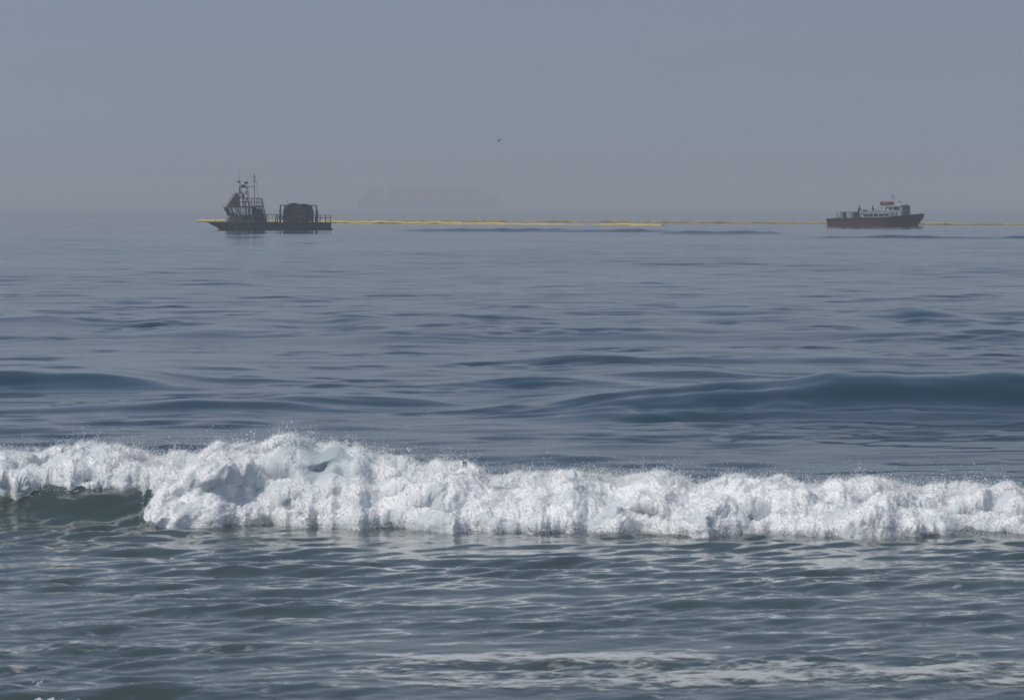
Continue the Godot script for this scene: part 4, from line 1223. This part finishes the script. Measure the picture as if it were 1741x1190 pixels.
	person("person in a wide hat standing beside the after edge of the maroon boat's cabin", a1, turn, {
		"hip": V(-0.10, 0.90, 0), "chest": V(-0.01, 1.30, 0), "neck": V(0.03, 1.47, 0), "head": V(0.06, 1.58, 0), "face": V(1, -0.2, 0),
		"knee": [V(-0.03, 0.49, -0.10), V(-0.12, 0.48, 0.10)], "ankle": [V(-0.10, 0.09, -0.11), V(-0.22, 0.09, 0.11)],
		"elbow": [V(0.18, 1.16, -0.26), V(0.16, 1.12, 0.24)], "wrist": [V(0.40, 1.06, -0.20), V(0.42, 1.00, 0.16)], "pad": V(0, -1, 0)},
		Color(0.03, 0.035, 0.045), Color(0.035, 0.035, 0.05), Color(0.28, 0.17, 0.12), Color(0.04, 0.05, 0.06), 0.24)
	var a2 := boat.transform * V(xs.call(762.0, -0.4), 1.30, -1.78)
	person("person in a dark jacket standing behind the maroon boat's cabin, one arm held forward", a2, turn, {
		"hip": V(0.0, 0.93, 0), "chest": V(0.0, 1.36, 0), "neck": V(0.03, 1.52, 0), "head": V(0.05, 1.64, 0), "face": V(1, -0.1, 0),
		"knee": [V(0.02, 0.5, -0.10), V(0.02, 0.5, 0.10)], "ankle": [V(-0.03, 0.09, -0.11), V(-0.03, 0.09, 0.11)],
		"elbow": [V(0.12, 1.14, -0.27), V(0.14, 1.16, 0.26)], "wrist": [V(0.37, 1.12, -0.2), V(0.39, 1.15, 0.2)], "pad": V(0, -1, 0)},
		Color(0.035, 0.03, 0.04), Color(0.03, 0.03, 0.035), Color(0.26, 0.16, 0.12), Color(0.03, 0.03, 0.035), 0.0)
	# what the two stand on: side decks along the cabin
	for z in [1.0, -1.0]:
		part("side_deck", one(func(mb): mb.box(V(-1.4, 1.205, 1.78 * z), V(2.6, 0.2, 0.5))), deckm, boat)
	return boat

# ------------------------------------------------------------------ the ship in the haze
func container_ship() -> void:
	var ship := thing("container_ship", "long container ship far out, almost lost in the haze", "ship", Vector3(-125, 0, -7000), atan2(125.0, 7000.0))
	ship.scale = Vector3.ONE * 0.73
	var hullm := mat(0.03, 0.06, 0.10, 0.7)
	var secs := []
	for s in [[-143.0, 15.0, 14.0, 22.0], [-120.0, 20.0, 19.0, 17.0], [0.0, 20.0, 20.0, 16.0], [90.0, 20.0, 17.0, 17.0], [125.0, 13.0, 8.0, 20.0], [145.0, 2.0, 0.4, 23.0]]:
		secs.append([V(s[0], s[3], s[1]), V(s[0], s[3], -s[1]), V(s[0] - (8.0 if s[0] > 140 else 0.0), -6, -s[2]), V(s[0] - (8.0 if s[0] > 140 else 0.0), -6, s[2])])
	part("hull", one(func(mb): mb.loft(secs, false)), hullm, ship)
	var paints := [mat(0.05, 0.09, 0.16, 0.8), mat(0.16, 0.06, 0.05, 0.8), mat(0.09, 0.10, 0.11, 0.8), mat(0.05, 0.11, 0.10, 0.8)]
	var rng := RandomNumberGenerator.new()
	rng.seed = 4
	var x := -131.0
	while x < 118.0:
		if not (x > -103.0 and x < -90.0) and not (x > 10.0 and x < 23.0):
			var top := 40.5
			if x < -126.0: top = 33.0
			elif x > 95.0: top = 33.0 - (x - 95.0) * 0.15
			elif x > 40.0: top = 38.5
			top += rng.randf_range(-0.4, 0.3)
			part("container_stack", one(func(mb): mb.box(V(x + 6.2, (15.0 + top) * 0.5, 0), V(12.4, top - 15.0, 38.0))), paints[rng.randi_range(0, 3)], ship)
		x += 13.2
	var pale := mat(0.10, 0.12, 0.15, 0.7)
	part("bridge", one(func(mb): mb.box(V(21.5, 28.0, 0), V(13, 26, 38)); mb.box(V(21.5, 42.5, 0), V(8, 3, 42))), pale, ship)
	part("funnel", one(func(mb): mb.box(V(-98, 28.0, 0), V(13, 25, 30)); mb.tube([V(-98, 40, 0), V(-98, 45, 0)], 2.2, 10)), pale, ship)
	part("mast", one(func(mb): mb.tube([V(22, 44, 0), V(22, 50, 0)], 1.0, 6); mb.tube([V(138, 22, 0), V(138, 31, 0)], 0.8, 6)), pale, ship)

# ------------------------------------------------------------------ booms
func boom(label: String, pts: Array, radius: float, sec: float, paint: Array, skirt: Material, sunk: Callable) -> void:
	# pts: [x, distance]; one float after another along the line, each with a dark skirt below and a joint between
	var cur := Curve3D.new()
	for k in pts.size():
		var p := Vector3(pts[k][0], 0, -pts[k][1])
		var tg := (Vector3(pts[mini(k + 1, pts.size() - 1)][0], 0, -pts[mini(k + 1, pts.size() - 1)][1]) - Vector3(pts[maxi(k - 1, 0)][0], 0, -pts[maxi(k - 1, 0)][1])) / 6.0
		cur.add_point(p, -tg, tg)
	var start := cur.sample_baked(0.0)
	var root := thing("containment_boom", label, "boom", start)
	var total := cur.get_baked_length()
	var count := int(total / sec)
	for k in count:
		var line := []
		var low := []
		var q := 6
		for i in q + 1:
			var s := (k + 0.012 + 0.976 * i / q) * sec
			var p := cur.sample_baked(s)
			var y: float = radius * 0.55 + sunk.call(p.x) + 0.05 * sin(s * 0.31) + 0.04 * sin(s * 0.9 + 1.0)
			line.append(p + Vector3(0, y, 0) - start)
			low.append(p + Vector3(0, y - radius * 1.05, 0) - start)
		var f := Node3D.new()
		f.name = numbered(root, "boom_section"); root.add_child(f, true)
		part("float", one(func(mb): mb.tube(line, radius, 10)), paint[k % paint.size()], f)
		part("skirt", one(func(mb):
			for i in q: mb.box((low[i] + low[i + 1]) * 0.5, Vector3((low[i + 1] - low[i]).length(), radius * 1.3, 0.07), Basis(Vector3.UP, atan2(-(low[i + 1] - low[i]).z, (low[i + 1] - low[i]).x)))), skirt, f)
		if k > 0: part("joint", one(func(mb): mb.tube([line[0] + (line[0] - line[1]) * 0.03, line[0] + (line[0] - line[1]) * -0.02], radius * 1.12, 10)), skirt, f)

# ------------------------------------------------------------------ the sky
func sky_picture(sun_from: Vector3) -> Image:
	var im := Image.create_empty(512, 256, false, Image.FORMAT_RGBF)
	var steps := [[0.0, Vector3(0.300, 0.365, 0.458)], [2.5, Vector3(0.286, 0.362, 0.469)], [6.5, Vector3(0.300, 0.358, 0.452)], [11.0, Vector3(0.207, 0.286, 0.431)], [20.0, Vector3(0.155, 0.227, 0.365)], [45.0, Vector3(0.120, 0.185, 0.316)], [90.0, Vector3(0.093, 0.153, 0.283)]]
	for j in 256:
		var el := 90.0 - (j + 0.5) / 256.0 * 180.0
		var c := Vector3(0.10, 0.12, 0.14)
		for k in steps.size() - 1:
			if el >= steps[k][0]: c = steps[k][1].lerp(steps[k + 1][1], clampf((el - steps[k][0]) / (steps[k + 1][0] - steps[k][0]), 0.0, 1.0))
		for i in 512:
			var az := (i + 0.5) / 512.0 * TAU                      # 0 towards -z, a quarter turn towards +x
			var dir := Vector3(sin(az), 0, -cos(az)) * cos(deg_to_rad(el)) + Vector3(0, sin(deg_to_rad(el)), 0)
			var cc := c
			if el > 0.0:
				var ang := rad_to_deg(dir.angle_to(sun_from))
				cc *= 1.0 + 0.35 * (cos(az - TAU * 0.6833) + 0.407) * cos(deg_to_rad(el))
				cc += Vector3(0.45, 0.43, 0.40) * exp(-pow(ang / 20.0, 2.0)) + Vector3(0.13, 0.13, 0.125) * exp(-pow(ang / 48.0, 2.0))
			im.set_pixel(i, j, Color(cc.x, cc.y, cc.z))
	return im

# ------------------------------------------------------------------
func _ready() -> void:
	# camera: 3 m above the water, long lens
	var cam := Camera3D.new()
	cam.name = "camera"
	cam.position = Vector3(0, 3.0, 0)
	cam.rotation.x = -atan(245.0 / 8000.0)
	cam.near = 0.5
	cam.far = 40000.0
	var lens := CameraAttributesPhysical.new()
	lens.frustum_focal_length = 12.0 * 8000.0 / 595.0
	lens.frustum_near = 0.5
	lens.frustum_far = 40000.0
	lens.frustum_focus_distance = 85.0
	lens.exposure_aperture = 11.0
	cam.attributes = lens
	cam.fov = rad_to_deg(2.0 * atan(595.0 / 8000.0))
	add_child(cam)
	# sky and air: hazy blue, paler low down and round the sun
	var sun_from := Vector3(-0.50, 0.80, 0.22).normalized()
	var env := Environment.new()
	env.background_mode = Environment.BG_SKY
	var sky := PanoramaSkyMaterial.new()
	sky.panorama = ImageTexture.create_from_image(sky_picture(sun_from))
	env.sky = Sky.new()
	env.sky.sky_material = sky
	env.tonemap_mode = Environment.TONE_MAPPER_LINEAR
	env.tonemap_exposure = 0.745
	env.fog_enabled = true
	env.fog_density = 0.00041
	env.fog_light_color = lin(0.805, 0.842, 0.90)
	env.ssao_enabled = true
	env.ssil_enabled = true
	env.sdfgi_enabled = true
	var we := WorldEnvironment.new()
	we.name = "environment"
	we.environment = env
	add_child(we)
	var sun := DirectionalLight3D.new()
	sun.name = "sun"
	sun.light_energy = 1.07
	sun.light_color = Color(1.0, 0.97, 0.93)
	sun.light_angular_distance = 0.5
	sun.shadow_enabled = true
	sun.look_at_from_position(sun_from * 10.0, Vector3.ZERO, Vector3.UP)
	add_child(sun)

	prepare_sea()
	build_water()
	build_foam()
	build_film()
	workboat()
	crew_boat()
	container_ship()
	# the bright boom: from left of the workboat, behind it, away to the right; the dull one further out behind the maroon boat
	var yel := [worn(0.78, 0.60, 0.15, 0.3), worn(0.84, 0.66, 0.20, 0.25), worn(0.72, 0.56, 0.17, 0.35)]
	var dull := [worn(0.40, 0.31, 0.10, 0.6), worn(0.33, 0.27, 0.11, 0.6), worn(0.45, 0.35, 0.10, 0.6)]
	var black := mat(0.03, 0.028, 0.025, 0.7)
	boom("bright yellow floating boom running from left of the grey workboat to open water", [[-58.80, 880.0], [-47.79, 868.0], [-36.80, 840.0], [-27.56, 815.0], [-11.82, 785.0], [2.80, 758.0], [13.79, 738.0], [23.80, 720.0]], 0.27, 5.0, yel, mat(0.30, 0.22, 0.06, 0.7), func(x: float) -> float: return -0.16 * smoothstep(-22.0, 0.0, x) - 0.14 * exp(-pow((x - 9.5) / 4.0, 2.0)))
	boom("dull mustard boom lying further out, passing behind the maroon boat to the right", [[-37.64, 925.0], [-19.29, 905.0], [3.26, 885.0], [28.36, 842.0], [52.58, 787.0], [65.75, 752.0], [80.74, 742.0], [100.10, 735.0]], 0.24, 5.0, dull, black, func(x: float) -> float: return -0.06)
	gull("dark gull with raised wings gliding low in the middle of the sky", Vector3(-1.7, 11.25, -600.0), 0.9, 0.12, Color(0.10, 0.10, 0.11), Color(0.03, 0.03, 0.03), [[0.12, 0.10, 0.60], [0.20, 0.42, 0.45]])
	gull("faint gull far off, in the sky left of and above the maroon boat", Vector3(70.3, 25.2, -1400.0), 0.4, -0.1, Color(0.12, 0.12, 0.13), Color(0.03, 0.03, 0.03), [[0.10, 0.02, 0.60], [0.10, 0.02, 0.60]])
	gull("pale gull at the far right of the sky", Vector3(95.3, 21.3, -900.0), 2.2, 0.5, Color(0.7, 0.7, 0.7), Color(0.1, 0.1, 0.1), [[0.06, 0.02, 0.60], [0.06, 0.03, 0.58]])
